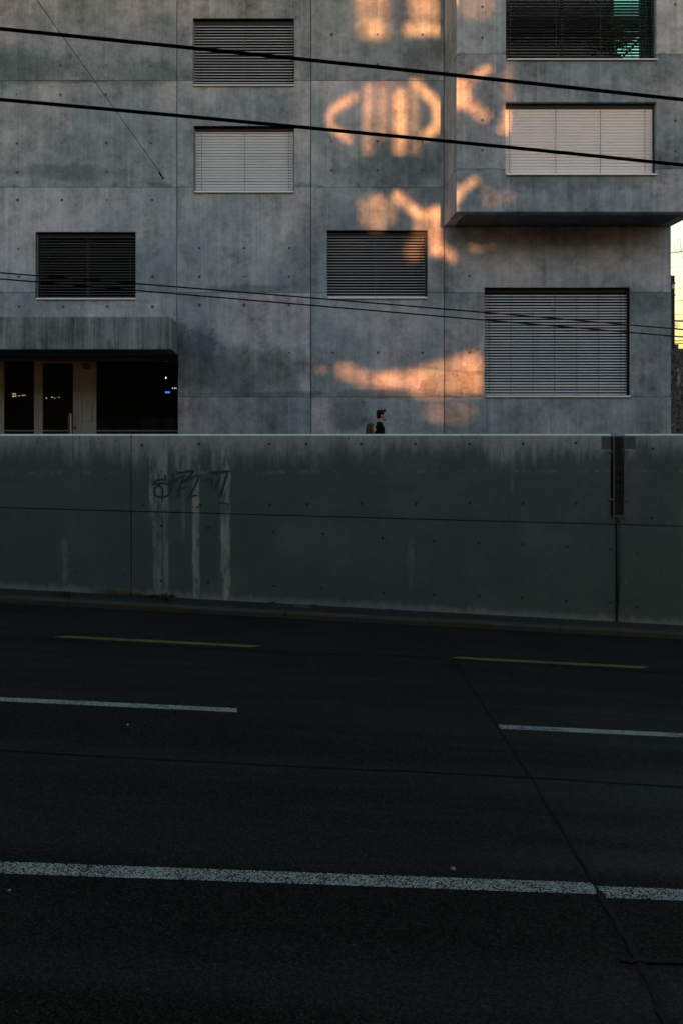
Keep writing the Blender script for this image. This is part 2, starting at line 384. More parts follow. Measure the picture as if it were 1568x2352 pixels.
# kerb and gutter strip
gk = G('kerb_stone', 0.9, 0.2)
kn = gk.noise(gk.pos, 25, 5, 0.7)
gk.color(gk.mix(kn, rgb(0.035, 0.036, 0.028), rgb(0.11, 0.106, 0.084))); gk.bump(kn, 0.8, 0.02)
M['kerb'] = gk.m
kerb = empty('kerb', UV(0, VK, roadz(0))); tag(kerb, kind='structure')
def wall_u(x): return on_wall(x, 1400)[0]
joints = [-14.0, -12.6, -11.3, -10.0, -8.7, -7.4, -6.2] + [wall_u(x)*VK/VW for x in (-30, 157.5, 368.5, 493, 655, 819, 988, 1126, 1286, 1420)]
while joints[-1] < 22: joints.append(joints[-1]+1.3)
for a, b in zip(joints, joints[1:]):
    bm = bmesh.new(); dv = rnd.uniform(-.006, .006); dz = rnd.uniform(-.004, .004)
    prof = [(0.0, -0.06), (0.012, 0.075), (0.03, 0.098), (0.22, 0.10), (0.22, -0.06)]
    A = [bm.verts.new(UV(a+.006, VK+p+dv, roadz(a)+q+dz)) for p, q in prof]; B = [bm.verts.new(UV(b-.006, VK+p+dv, roadz(b)+q+dz)) for p, q in prof]
    for i in range(5): bm.faces.new((A[i], B[i], B[(i+1) % 5], A[(i+1) % 5]))
    bm.faces.new(A); bm.faces.new(B[::-1]); bmesh.ops.recalc_face_normals(bm, faces=bm.faces)
    from_bm('kerb_stone', bm, M['kerb'], kerb)
strip = road_patch('gutter_strip', [(-14, VK+.23), (25, VK+.23), (25, VW+.02), (-14, VW+.02)], 0.094, M['strip'], None); tag(strip, kind='structure')

# pavement above the retaining wall, and the ground round the building
SWZ = ZC-1.32; UM = 2.58+20.3*EU.y
def pavz(u): return SWZ - KS*(u-UM)
pav_m = asphalt('pavement_asphalt', (0.05, 0.05, 0.05))
bm = bmesh.new()
vs = [bm.verts.new(UV(u, v, pavz(u))) for u, v in ((-13.5, VW+.36), (26, VW+.36), (26, 40), (-13.5, 40))]
f = bm.faces.new(vs); f.normal_update()
if f.normal.z < 0: f.normal_flip()
pav = from_bm('pavement', bm, pav_m); tag(pav, kind='structure')

# ---------------------------------------------------------------- retaining wall
ZT = ZC-8/F*16.5
gw = G('painted_retaining_wall', 0.85, 0.2)
X, Y, Z = gw.xyz(); uu = gw.dot(gw.pos, EU); hh = gw.sub(ZT, Z)
bs = gw.add(gw.mul(gw.sub(uu, U0), -KS), 0.10)                       # level of the foot of the wall
hb = gw.sub(Z, bs)
wv = gw.off(gw.sc(gw.pos, 1, 1, 1), (3.1, 0, 5.0))
mid = gw.noise(wv, 1.7, 5, 0.6); fine = gw.noise(wv, 10, 5, 0.65)
drip = gw.noise(gw.sc(wv, 4.5, 4.5, 0.9), 1.0, 6, 0.72); drip2 = gw.noise(gw.sc(wv, 1.3, 1.3, 0.2), 1.0, 4, 0.6)
light = gw.mix(mid, rgb(0.38, 0.42, 0.43), rgb(0.58, 0.61, 0.62))
paintc = gw.mix(gw.noise(wv, 0.8, 4), rgb(0.095, 0.136, 0.138), rgb(0.132, 0.178, 0.180))
dep = gw.add(gw.add(hh, gw.mul(gw.sub(drip, 0.5), 1.0)), gw.mul(gw.sub(drip2, 0.5), 0.9))
fdrip = gw.noise(gw.sc(wv, 16, 16, 1.2), 1.0, 5, 0.7)
mask = gw.mul(gw.step(dep, -0.02, 0.66, 1.0, 0.0), gw.step(gw.add(fdrip, gw.mul(hh, -0.25)), 0.22, 0.48, 0.35, 1.0))
def uband(x0, x1, soft=0.02): return gw.box1(gw.add(uu, gw.mul(gw.sub(gw.noise(gw.sc(wv, 1, 1, 2.2), 1.0, 6, .7), .5), .09)), on_wall(x0, 1200)[0], on_wall(x1, 1200)[0], soft)
worn = gw.noise(gw.sc(wv, 6.5, 6.5, 1.5), 1.0, 6, 0.72)
for x0, x1, st, lo, hi in ((343, 386, 0.85, -.1, 1.5), (395, 460, 0.75, -.1, 0.85), (508, 530, 1.0, -.1, 9), (443, 459, 0.9, 0.2, 9), (352, 372, 0.55, 1.2, 9), (376, 388, 0.5, 1.2, 9), (418, 426, 0.4, 0.8, 1.9), (486, 506, 0.8, -.1, 0.6), (1170, 1178, 0.35, 0.2, 1.1), (935, 950, 0.25, 2.1, 2.9), (143, 158, 0.35, 2.0, 2.9)):
    b = gw.mul(gw.mul(uband(x0, x1), gw.box1(hh, lo, hi, 0.25)), gw.step(worn, 0.38, 0.60, 0.12*st, st))
    mask = gw.mx(mask, b)
foot = gw.mul(gw.step(gw.add(hb, gw.mul(gw.sub(drip, .5), .35)), 0.02, 0.17, 1.0, 0.0), 0.42)
patch = gw.mul(gw.step(gw.noise(gw.sc(wv, 2.4, 2.4, 1.1), 1.0, 6, 0.75), 0.60, 0.74), gw.step(hb, 0.25, 1.4, 0.85, 0.06))
haze = gw.mul(gw.step(gw.noise(wv, 0.6, 3), 0.48, 0.66), 0.10)
tide = gw.mul(gw.mul(gw.box1(gw.add(hh, gw.mul(gw.sub(mid, .5), .06)), 0.70, 0.76, 0.03), gw.step(worn, 0.50, 0.62)), 0.30)
mask = gw.mx(gw.mx(gw.mx(mask, foot), gw.mx(patch, haze)), tide)
mask = gw.mul(mask, gw.add(0.72, gw.mul(fine, 0.55)))
# squares of darker over-paint on both sides of the drain cage
mask = gw.mul(mask, gw.sub(1.0, gw.mul(gw.box1(uu, on_wall(1380, 1010)[0], on_wall(1459, 1010)[0], .006), gw.box1(hh, 0.048, 0.30, .004))))
col = gw.mix(mask, paintc, light)
d, c = gw.voro(wv, 13.0)
pores = gw.mul(gw.m_('LESS_THAN', d, gw.mul(gw.step(gw.noise(wv, 21, 1), .5, .7), .24)), gw.mul(mask, 0.9))
col = gw.mix(pores, col, rgb(0.012, 0.014, 0.014))
col = gw.mix(1.0, col, gw.grey(gw.add(0.80, gw.mul(fine, 0.4))), 'MULTIPLY')
gw.color(col); gw.bump(gw.sub(fine, pores), 0.4, 0.006)
M['rwall'] = gw.m

M['coping'] = plain('pale_coping', (0.82, 0.80, 0.81), 0.8, var=0.25, scale=5)
rw = empty('retaining_wall', UV(on_wall(784, 1400)[0], VW, roadz(on_wall(784, 1400)[0])), 'long dark painted concrete retaining wall between the road and the pavement', 'wall')
jA, jB = on_wall(0, 1166), on_wall(1568, 1209)
def jz(u): return jA[1]+(jB[1]-jA[1])*(u-jA[0])/(jB[0]-jA[0])
u_l, u1, u2a, u2b, u3, u_r = -13.0, on_wall(301.5, 1100)[0], on_wall(1402, 1100)[0], on_wall(1434, 1100)[0], on_wall(1416.5, 1300)[0], 22.0
def wall_piece(ua, ub, top, bot, cap, dv, name='wall_panel', back=0.30):
    """top/bot give the level at u; the top pieces have a chamfered upper edge"""
    bm = bmesh.new(); ends = []
    for u in (ua, ub):
        t, b = top(u), bot(u)
        pr = [(0, b), (0, t-0.028), (0.03, t), (back, t), (back, b)] if cap else [(0, b), (0, t), (back, t), (back, b)]
        ends.append([bm.verts.new(UV(u, VW+dv+p, q)) for p, q in pr])
    A, B = ends; n = len(A)
    for i in range(n): bm.faces.new((A[i], B[i], B[(i+1) % n], A[(i+1) % n]))
    bm.faces.new(A); bm.faces.new(B[::-1]); bmesh.ops.recalc_face_normals(bm, faces=bm.faces); bm.normal_update()
    if cap:
        bm.faces.ensure_lookup_table()
        for f in bm.faces:
            if f.normal.z > .3 and all(q.co.z > ZT-.03 for q in f.verts): f.material_index = 1
    o = from_bm(name, bm, M['rwall'], rw); o.data.materials.append(M['coping']); bevel(o, 0.004); return o
g_ = 0.008
for ua, ub, dv in ((u_l, u1-g_, 0.0), (u1+g_, u2a, 0.002), (u2b, u_r, 0.001)):
    wall_piece(ua, ub, lambda u: ZT, lambda u: jz(u)+g_, True, dv)
SLOTB = on_wall(1418, 1187)[1]
wall_piece(u2a+.001, u2b-.001, lambda u: SLOTB, lambda u: jz(u)+g_, False, 0.004)
for ua, ub, dv in ((u_l, u1-g_, 0.010), (u1+g_, u3-.022, 0.012), (u3+.022, u_r, 0.011)):
    wall_piece(ua, ub, lambda u: jz(u)-g_, lambda u: roadz(u)-0.15, False, dv)
bm = bmesh.new(); ends = []
for u in (u_l-.02, u_r+.02):
    ends.append([bm.verts.new(UV(u, v, z)) for v, z in ((VW+.16, roadz(u)-.3), (VW+.16, ZT-.12), (VW+.42, ZT-.12), (VW+.42, roadz(u)-.3))])
A, B = ends
for i in range(4): bm.faces.new((A[i], B[i], B[(i+1) % 4], A[(i+1) % 4]))
bm.faces.new(A); bm.faces.new(B[::-1]); bmesh.ops.recalc_face_normals(bm, faces=bm.faces)
from_bm('wall_core', bm, M['joint'], rw)

def tie_mesh(name, r):
    bm = bmesh.new(); prof = [(r*1.25, 0.0), (r*1.2, 0.004), (r*1.0, 0.0045), (r*0.72, 0.001)]
    rings = [[bm.verts.new((a*math.cos(2*math.pi*k/12), -h, a*math.sin(2*math.pi*k/12))) for k in range(12)] for a, h in prof]
    for i, (A, B) in enumerate(zip(rings, rings[1:])):
        for k in range(12):
            f = bm.faces.new((A[k], A[(k+1) % 12], B[(k+1) % 12], B[k])); f.material_index = 0 if i < 2 else 1
    f = bm.faces.new(rings[-1]); f.material_index = 1
    bmesh.ops.recalc_face_normals(bm, faces=bm.faces)
    if sum(f.normal.y for f in bm.faces) > 0: bmesh.ops.reverse_faces(bm, faces=bm.faces)
    me = bpy.data.meshes.new(name); bm.to_mesh(me); bm.free(); me.materials.append(M['tie']); me.materials.append(M['tiedark']); return me
TIE = tie_mesh('tie_hole', 0.032)
WT = [(86.6, 1016.5), (218.5, 1017), (326.6, 1022.7), (457.5, 1020), (618.5, 1020), (704, 1020), (828.6, 1019.7), (953, 1019.7), (1077, 1019.7), (1200, 1019.7), (1321, 1018), (1498, 1031),
      (87.6, 1117), (220.4, 1115), (328, 1160.7), (460, 1160), (619.4, 1159), (705.6, 1158), (830, 1157), (955, 1157), (1077.5, 1156.5), (1200, 1156.5), (1322, 1156), (1496, 1190),
      (67, 1182.6), (178.5, 1186), (284.7, 1192.6), (371, 1208), (478.5, 1212.6), (628.4, 1221.7), (741.8, 1226), (878, 1236), (996, 1243), (1099, 1247), (1199, 1250.7), (1301.7, 1256), (1402.6, 1262), (1463, 1272),
      (69, 1308), (176.6, 1313), (286.6, 1319.7), (371, 1334.5), (478.5, 1337.8), (629.4, 1346), (739.5, 1351.6), (880, 1363), (996, 1366.7), (1100, 1369.5), (1197.5, 1373), (1299.5, 1379.6), (1401.5, 1384), (1462, 1395)]
WTIE = TIE.copy(); WTIE.materials[0] = M['rwall']; WTIE.materials[1] = plain('wall_tie_shade', (0.045, 0.058, 0.056), 0.95)  # shade in the hole is again painted as a dark centre
for x, y in WT:
    u, z = on_wall(x, y); o = mesh_obj('tie_hole', WTIE, None, rw, UV(u, VW+(0.0115 if z < jz(u) else 0.002), z)); o.rotation_euler = (0, 0, TH); o.scale = (.85, 1, .85)

# graffiti tag: sprayed strokes
M['spray'] = plain('dark_spray_paint', (0.075, 0.098, 0.096), 0.8, 0.15, var=0.3, scale=12)
strokes = [([(330,240),(345,330),(290,325),(200,345),(155,385),(165,405),(280,385),(370,400),(420,450),(420,520),(370,590),(290,615),(210,605),(165,560),(160,490),(200,440),(245,430),(285,460),(295,540),(285,700)], 30),
 ([(450,205),(462,260),(458,350),(450,450),(420,530)], 30), ([(375,385),(480,355),(610,270),(630,280),(600,380),(575,500),(550,640)], 32), ([(520,200),(580,215),(700,190),(790,180),(800,200),(740,270),(640,360),(610,390)], 34),
 ([(610,390),(740,310),(860,260),(890,270),(830,430),(760,560),(690,660)], 32), ([(510,520),(590,480),(710,440)], 28), ([(700,650),(760,605),(885,580)], 24), ([(1075,195),(1180,210),(1300,195),(1420,185)], 38),
 ([(1370,190),(1310,380),(1270,520),(1235,630)], 40), ([(1245,280),(1200,380),(1150,490)], 32), ([(990,350),(1060,310),(1100,340),(1105,480)], 26), ([(1215,705),(1300,715),(1400,735)], 20), ([(840,790),(900,770)], 22)]
def catmull(p, n=6):
    q = [Vector(a) for a in p]; q = [q[0]*2-q[1]]+q+[q[-1]*2-q[-2]]; out = []
    for i in range(1, len(q)-2):
        for k in range(n):
            t = k/n; a, b, c, d = q[i-1], q[i], q[i+1], q[i+2]
            out.append(0.5*((2*b)+(c-a)*t+(2*a-5*b+4*c-d)*t*t+(3*b-a-3*c+d)*t**3))
    out.append(q[-2]); return out
bm = bmesh.new()
for si, (pts, w) in enumerate(strokes):
    cv = catmull(pts); L = []; wm = 1.2*w*.13915*16.5/F
    for i, p in enumerate(cv):
        u, z = on_wall(333+p.x*.13915, 1056.4+p.y*.13915); L.append(Vector((u, z)))
    prev = None
    for i, p in enumerate(L):
        d = (L[min(i+1, len(L)-1)]-L[max(i-1, 0)]).normalized(); e = min(1, .45+i*.25, 0.35+(len(L)-1-i)*.2); n = Vector((-d.y, d.x))*wm/2*e
        vv = VW-0.0006*(si+1)-.001
        cur = (bm.verts.new(UV(p.x+n.x, vv, p.y+n.y)), bm.verts.new(UV(p.x-n.x, vv, p.y-n.y)))
        if prev: bm.faces.new((prev[0], prev[1], cur[1], cur[0]))
        prev = cur
bmesh.ops.recalc_face_normals(bm, faces=bm.faces)
o = from_bm('graffiti_tag', bm, M['spray'], rw); o['label'] = 'dark sprayed graffiti tag on the pale streaks'

# drain cage in the slot and the pipe under it
def WB(name, x0, x1, y0, y1, v0, v1, mat, parent, bev=0):
    """box on the retaining wall given by picture edges, between v0 and v1 measured out of the wall"""
    ua, za = on_wall(x0, y0); ub, zb = on_wall(x1, y1)
    bm = bmesh.new()
    vs = [bm.verts.new(UV(u, VW-v, z)) for v in (v0, v1) for u, z in ((ua, zb), (ub, zb), (ub, za), (ua, za))]
    for f in ((0, 1, 2, 3), (7, 6, 5, 4), (0, 4, 5, 1), (1, 5, 6, 2), (2, 6, 7, 3), (3, 7, 4, 0)): bm.faces.new([vs[i] for i in f])
    bmesh.ops.recalc_face_normals(bm, faces=bm.faces)
    o = from_bm(name, bm, mat, parent)
    if bev: bevel(o, bev)
    return o
M['cage'] = plain('dull_cage_steel', (0.15, 0.165, 0.16), 0.5, 0.4, var=0.5, scale=14)
M['cage_back'] = plain('dirty_duct', (0.035, 0.032, 0.026), 0.9, var=0.6, scale=5)
uc, zc_ = on_wall(1418, 1186)
cage = empty('drain_cage', UV(uc, VW, zc_), 'narrow upright wire mesh cage bolted over a slot in the wall', 'drain cage')
WB('back_plate', 1404.5, 1432, 1003, 1184.5, -0.145, -0.13, M['cage_back'], cage)
for x in (1405.6, 1430.2): WB('upright_bar', x, x+2.6, 1001, 1186, 0.02, 0.045, M['cage'], cage, .003)
for y in (1001, 1183.5): WB('cross_bar', 1408.3, 1430.1, y, y+2.6, 0.022, 0.043, M['cage'], cage, .003)
for y in (1036, 1146):
    WB('bracket', 1396, 1405.5, y, y+2.6, 0.003, 0.05, M['cage'], cage, .003); WB('bracket', 1432.9, 1442, y, y+2.6, 0.003, 0.05, M['cage'], cage, .003)
bm = bmesh.new(); ua, za = on_wall(1408, 1003); ub, zb = on_wall(1430, 1184)
nx, nz = 9, 64
for i in range(nx+1):
    u = ua+(ub-ua)*i/nx; bm_tube(bm, [UV(u, VW-.03, za), UV(u, VW-.03, zb)], .0022, 4, False)
for j in range(nz+1):
    z = za+(zb-za)*j/nz; bm_tube(bm, [UV(ua, VW-.034, z), UV(ub, VW-.034, z)], .0022, 4, False)
o = from_bm('wire_mesh', bm, M['rust'], cage); o['kind'] = 'stuff'
for k in range(5): WB('baffle', 1408.5, 1430, 1052+k*20, 1062+k*20, -.10, -.01, M['cage_back'], cage)
pz1 = roadz(u3)+0.10
pipe = empty('drain_pipe', UV(u3, VW-.01, pz1), 'thin dark drain pipe running down the wall joint under the mesh cage', 'pipe')
tube('pipe', [UV(u3+.006, VW-.012, SLOTB-.005), UV(u3+.004, VW-.012, (SLOTB+pz1)/2), UV(u3-.012, VW-.012, pz1)], 0.017, M['rust'], pipe)
tube('pipe', [UV(u3+.045, VW-.010, SLOTB-.01), UV(u3+.040, VW-.010, (SLOTB+pz1)/2), UV(u3+.02, VW-.010, pz1+.32)], 0.012, M['rust'], pipe)
tube('pipe_collar', [UV(u3+.01, VW-.012, SLOTB-.01), UV(u3+.01, VW-.012, SLOTB-.09)], 0.034, M['rust'], pipe)

# ---------------------------------------------------------------- the concrete building
bld = empty('concrete_building', (0, DF, 1.5), 'grey fair-faced concrete apartment building with recessed blinds and an overhanging bay', 'building')
XJ = [-14.0, PX(407, DF), PX(714, DF), PX(1019, DF), PX(1539.7, DF)]
ZR = [PZ(y, DF) for y in (-160, -100, -58, 185, 430, 672, 912, 1260)]
CANZ = ZC+2.029; CANT = ZC+2.848; CANX = -2.450; BAYZ = ZC+5.453; BAYX0 = XJ[3]+.004; BAYX1 = XJ[4]
def opening(x0, y0, x1, y1, D=DF): return (PX(x0, D), PX(x1, D), PZ(y1, D), PZ(y0, D))
WIN = {'W1': opening(443.5, 42, 675.5, 198.5), 'W2': opening(445, 289, 676, 443), 'W3': opening(82, 533, 312, 688), 'W4': opening(751, 529, 981, 686), 'W5': opening(1112, 660.5, 1445.5, 912)}
BW = {'B1': opening(1161, -74, 1506.5, 139, DB), 'B2': opening(1160, 234.5, 1506.5, 403, DB)}
holes = list(WIN.values())
entr = (-13.3, CANX, 0.0, CANZ)
holes_w5 = holes+[entr]
for ci in range(4):
    for ri in range(7):
        zt, zb = ZR[ri], ZR[ri+1]; x0, x1 = XJ[ci], XJ[ci+1]
        gx = 0.010; gz = 0.0035
        if ci == 0 and ri == 5: zb = ZR[7]
        if ci == 0 and ri == 6: continue
        if ci == 3 and ri < 4: continue                               # the bay covers this part
        zt2 = zt-gz
        if ci == 3 and ri == 4: zt2 = BAYZ-.002
        if ci == 3 and ri == 5:                                       # the tall opening parts this pour in two
            slab('wall_panel', x0+gx, WIN['W5'][0], zb+gz, zt2, [], DF, 0.30, M['concrete'], bld)
            slab('wall_panel', WIN['W5'][1], x1, zb+gz, zt2, [], DF+.001, 0.30, M['concrete'], bld); continue
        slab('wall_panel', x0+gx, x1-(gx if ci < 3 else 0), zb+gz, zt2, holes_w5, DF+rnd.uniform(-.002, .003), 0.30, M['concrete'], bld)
# dark filler behind the joints (openings kept free)
slab('wall_core', -13.9, XJ[4]-.31, ZR[7], ZR[0], holes_w5+[(BW['B1'][0]-.3, XJ[4], BW['B1'][2]-.2, BW['B1'][3]+.3)]+[(BW['B2'][0]-.2, BW['B2'][1]+.2, BW['B2'][2]-.1, BW['B2'][3]+.1)], DF+.04, 0.22, M['joint'], bld, 0)
# bay: front panels, flank, soffit
BZ = [ZR[0], PZ(-78, DB), PZ(124, DB), PZ(388, DB), BAYZ]
for a, b in zip(BZ, BZ[1:]):
    for xa, xb in ((BAYX0, BAYX1),):
        slab('bay_panel', xa, xb, b+.003, a-.003, list(BW.values()), DB+rnd.uniform(0, .002), 0.30, M['concrete'], bld)
for a, b in zip(BZ, BZ[1:]):
    box('bay_flank', (BAYX0+.001, DB+.305, b+.003), (BAYX0+.26, DF+.02, a-.003), M['concrete'], bld, .004)
for xa, xb in ((BAYX0+.27, BAYX0+1.1), (BAYX0+1.104, BAYX0+3.6), (BAYX0+3.604, BAYX1-.004)):
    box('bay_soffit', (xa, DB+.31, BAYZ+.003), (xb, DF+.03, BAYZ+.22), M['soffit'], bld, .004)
# end wall towards the far wall, with two openings to the side street
E2 = (25.9, 31.0, ZC+3.95, ZC+4.75)
def endwall(y0, y1, z0, z1, holes):
    ys = sorted({y0, y1, *[h[i] for h in holes for i in (0, 1)]}); zs = sorted({z0, z1, *[h[i] for h in holes for i in (2, 3)]})
    bm = bmesh.new(); 
    for i in range(len(ys)-1):
        for j in range(len(zs)-1):
            cy, cz = (ys[i]+ys[i+1])/2, (zs[j]+zs[j+1])/2
            if any(h[0] < cy < h[1] and h[2] < cz < h[3] for h in holes): continue
            bm_box(bm, (XJ[4]-.30, ys[i], zs[j]), (XJ[4]-.001, ys[i+1], zs[j+1]))
    bmesh.ops.remove_doubles(bm, verts=bm.verts, dist=1e-5)
    # drop the inner double faces
    seen = {}
    for f in bm.faces: seen.setdefault(tuple(sorted(v.index for v in f.verts)), []).append(f)
    bm.verts.index_update(); seen = {}
    for f in bm.faces: seen.setdefault(tuple(sorted(v.index for v in f.verts)), []).append(f)
    bmesh.ops.delete(bm, geom=[f for fs in seen.values() if len(fs) > 1 for f in fs], context='FACES_ONLY')
    return from_bm('end_wall', bm, M['concrete'], bld)
endwall(DF+.301, 34.0, ZR[7], BAYZ, [E2])
endwall(DB+.305, 34.0, BAYZ+.002, ZR[0], [])
box('rear_wall', (-14, 34.01, ZR[7]), (XJ[4], 34.3, ZR[0]), M['concrete'], bld)
box('left_wall', (-14, DF+.31, ZR[7]), (-13.7, 34.0, ZR[0]), M['concrete'], bld)
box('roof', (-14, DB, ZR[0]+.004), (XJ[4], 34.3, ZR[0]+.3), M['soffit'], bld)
for E in (E2,):
    box('side_pane', (XJ[4]-.16, E[0], E[2]), (XJ[4]-.15, E[1], E[3]), M['teal_glass'], bld)
# canopy over the entrance, cast in lengths
cuts = [-13.9, PX(-160, 21.49), PX(-52, 21.49), PX(57, 21.49), PX(166, 21.49), PX(274, 21.49), CANX-.01]
for a, b in zip(cuts, cuts[1:]):
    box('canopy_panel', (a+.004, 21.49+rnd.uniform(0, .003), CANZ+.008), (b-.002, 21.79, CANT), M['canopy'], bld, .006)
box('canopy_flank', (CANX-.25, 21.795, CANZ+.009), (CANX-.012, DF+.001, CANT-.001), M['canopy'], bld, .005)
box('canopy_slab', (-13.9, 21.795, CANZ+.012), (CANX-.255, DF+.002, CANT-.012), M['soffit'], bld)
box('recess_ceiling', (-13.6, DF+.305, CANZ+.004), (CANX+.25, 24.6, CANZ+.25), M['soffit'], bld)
box('recess_jamb', (CANX+.012, DF+.302, ZR[7]), (CANX+.26, 24.0, CANZ), M['concrete'], bld)

# tie holes on the facade
FT = [(139.5,150),(243.8,150),(346.6,151.4),(38,216.6),(139.5,218),(244,216.6),(40,329.5),(142.4,328.5),(244.7,328.5),(346.6,328.5),(40.5,396),(142.8,395),(246,395),(41,459.5),(143,459.5),(246,459.5),(350,459.5),(243,85),(43,571.8),(43.8,635.6),(44.8,704.6),(145,704.6),(247.6,704.6),(351,704.6),(351,635.6),
      (458.5,570),(561,570),(664,570),(458.5,635.6),(561,635.6),(664,635.6),(458.5,700.8),(561,700.8),(664,700.8),(561.8,810),(665,810),(561.8,876),(459,876),(762,79.6),(866,79.6),(969,79.6),(866,148.6),(762,325),(866,325),(969,325),(762,391),(866,391),(969,391),(764.7,810),(867,810),(969,810),(1077,634),(1077,810)]
for x, y in FT: mesh_obj('tie_hole', TIE, None, bld, P(x, y, DF)-Vector((0, .001, 0))).scale = (lambda q: (q, 1, q))(rnd.choice((.7, .9, 1.0, 1.15, 1.3)))
for x, y in [(1106.6,15.7),(1106.6,87),(1106.6,276),(1106.6,345),(1550,10),(1549.5,277.5),(1549.5,347.6)]: mesh_obj('tie_hole', TIE, None, bld, P(x, y, DB)-Vector((0, .001, 0)))
# flaking skim coat near the big blind
M['flake'] = concrete('pale_skim_coat', rgb(0.24, 0.25, 0.25), rgb(0.29, 0.29, 0.29), (), lines=False, pore=0.4)
def flake(pts, D):
    bm = bmesh.new(); r2 = random.Random(5); out = []
    q = [Vector(p) for p in pts]
    for a, b in zip(q, q[1:]+q[:1]):
        for k in range(5): out.append(a.lerp(b, k/5)+Vector((r2.uniform(-1.6, 1.6), r2.uniform(-1.6, 1.6))))
    A = [bm.verts.new(P(p.x, p.y, D)-Vector((0, .006, 0))) for p in out]; B = [bm.verts.new(P(p.x, p.y, D)) for p in out]
    bm.faces.new(A)
    for i in range(len(A)): bm.faces.new((A[i], B[i], B[(i+1) % len(A)], A[(i+1) % len(A)]))
    bmesh.ops.recalc_face_normals(bm, faces=bm.faces); from_bm('skim_patch', bm, M['flake'], bld)
flake([(1056, 840), (1085, 838), (1096, 850), (1093, 870), (1097, 893), (1085, 899), (1072, 892), (1054, 897), (1057, 878), (1052, 862)], DF)
flake([(966, 872), (1000, 868), (1005, 880), (999, 908), (972, 910), (962, 893)], DF)
flake([(1021.5, 850), (1027, 852), (1025, 870), (1021.5, 873)], DF)

# windows and blinds
def slat_mesh(L, w, tilt, mat):
    """shallow curved aluminium slat with a rolled lip; tilt 0 = open, 90 = closed"""
    n = 5; top = []; bot = []; t = .0022
    for i in range(n+1):
        s = i/n-.5; top.append(Vector((0, s*w, .008*(1-4*s*s)))); bot.append(Vector((0, s*w, .008*(1-4*s*s)-t)))
    lip = [Vector((0, -w/2-.004, -.004)), Vector((0, -w/2-.002, -.006))]
    prof = [lip[1]]+[lip[0]]+top+bot[::-1]
    Rm = Matrix.Rotation(tilt, 3, 'X'); prof = [Rm @ p for p in prof]
    bm = bmesh.new(); A = [bm.verts.new(p-Vector((L/2, 0, 0))) for p in prof]; B = [bm.verts.new(p+Vector((L/2, 0, 0))) for p in prof]
    m = len(A)
    for i in range(m): bm.faces.new((A[i], B[i], B[(i+1) % m], A[(i+1) % m]))
    bm.faces.new(A); bm.faces.new(B[::-1]); bmesh.ops.recalc_face_normals(bm, faces=bm.faces)
    me = bpy.data.meshes.new('slat'); bm.to_mesh(me); bm.free(); me.materials.append(mat); return me
def window(op, yf, tilt, mat, cords, rail_side, label, split=False, pitch=.0757, deep=2.0, room=True, headgap=.16, glazing=True):
    x0, x1, z0, z1 = op; yb = yf+.16
    # window behind the blind
    if glazing:
        w = slab('window', x0-.02, x1+.02, z0-.02, z1+.02, [(x0+.06, (x0+x1)/2-.035, z0+.06, z1-.06), ((x0+x1)/2+.035, x1-.06, z0+.06, z1-.06)], yf+.305, .06, M['frame'], bld, 0)
        w['label'] = 'dark window frame behind the '+label
        for a, b in ((x0+.06, (x0+x1)/2-.035), ((x0+x1)/2+.035, x1-.06)): box('pane', (a, yf+.33, z0+.06), (b, yf+.338, z1-.06), M['blind_glass'], w)
        if room:
            bm = bmesh.new(); bm_box(bm, (x0-.15, yf+.37, z0-.15), (x1+.15, yf+deep, z1+.15)); bm.faces.ensure_lookup_table()
            bmesh.ops.delete(bm, geom=[f for f in bm.faces if abs(f.normal.y) > .9 and f.calc_center_median().y < yf+.5] or [bm.faces[2]], context='FACES_ONLY')
            from_bm('room', bm, M['room'], w)
    # sill
    pieces = [(x0+.02, x1+.004)] if not split else [(x0+.02, (x0+x1)/2-.003), ((x0+x1)/2+.003, x1+.006)]
    for a, b in pieces:                                              # folded metal sill with a sloping lip
        bm = bmesh.new(); pr = [(yf-.060, z0-.002), (yf-.058, z0+.008), (yf-.030, z0+.040), (yf+.30, z0+.052), (yf+.30, z0-.002)]
        A = [bm.verts.new((a, *p)) for p in pr]; B = [bm.verts.new((b, *p)) for p in pr]
        for i in range(5): bm.faces.new((A[i], B[i], B[(i+1) % 5], A[(i+1) % 5]))
        bm.faces.new(A); bm.faces.new(B[::-1]); bmesh.ops.recalc_face_normals(bm, faces=bm.faces); from_bm('window_sill', bm, M['sill'], bld)
    # blind
    rl = .035
    xa = x0+(rl if 'l' in rail_side else .004); xb = x1-(rl if 'r' in rail_side else .004)
    bl = box('window_blind', (xa, yb-.03, z1-headgap+.045), (xb, yb+.07, z1-.004), M['black'], bld); bl['label'] = label
    if 'l' in rail_side: box('guide_rail', (x0+.002, yb-.045, z0+.056), (x0+rl-.004, yb+.05, z1-.004), M['rail'], bl)
    if 'r' in rail_side: box('guide_rail', (x1-rl+.004, yb-.045, z0+.056), (x1-.002, yb+.05, z1-.004), M['frame'], bl)
    me = slat_mesh(xb-xa-.006, .080, tilt, mat)
    z = z0+.090
    while z < z1-headgap+.05:
        o = mesh_obj('slat', me, None, bl, ((xa+xb)/2, yb, z)); o.rotation_euler = (rnd.gauss(0, .035)+(rnd.uniform(-.2, .2) if rnd.random() < .06 else 0), rnd.gauss(0, .0004), 0); z += pitch
    for c in cords:
        xc = xa+(xb-xa)*c
        box('ladder_cord', (xc-.004, yb-.052, z0+.05), (xc+.004, yb-.046, z1-headgap+.06), M['cord'], bl)
    return bl
window(WIN['W1'], DF, R(29), M['slat_grey'], (.065, .5, .945), 'l', 'grey slatted blind with dark gaps, above the closed pale blind')
window(WIN['W2'], DF, R(70), M['slat_grey'], (.065, .5, .945), 'l', 'closed pale grey blind below another blind of the same width')
window(WIN['W3'], DF, R(8), M['slat_dark'], (.065, .5, .945), 'l', 'dark open slatted blind above the entrance canopy')
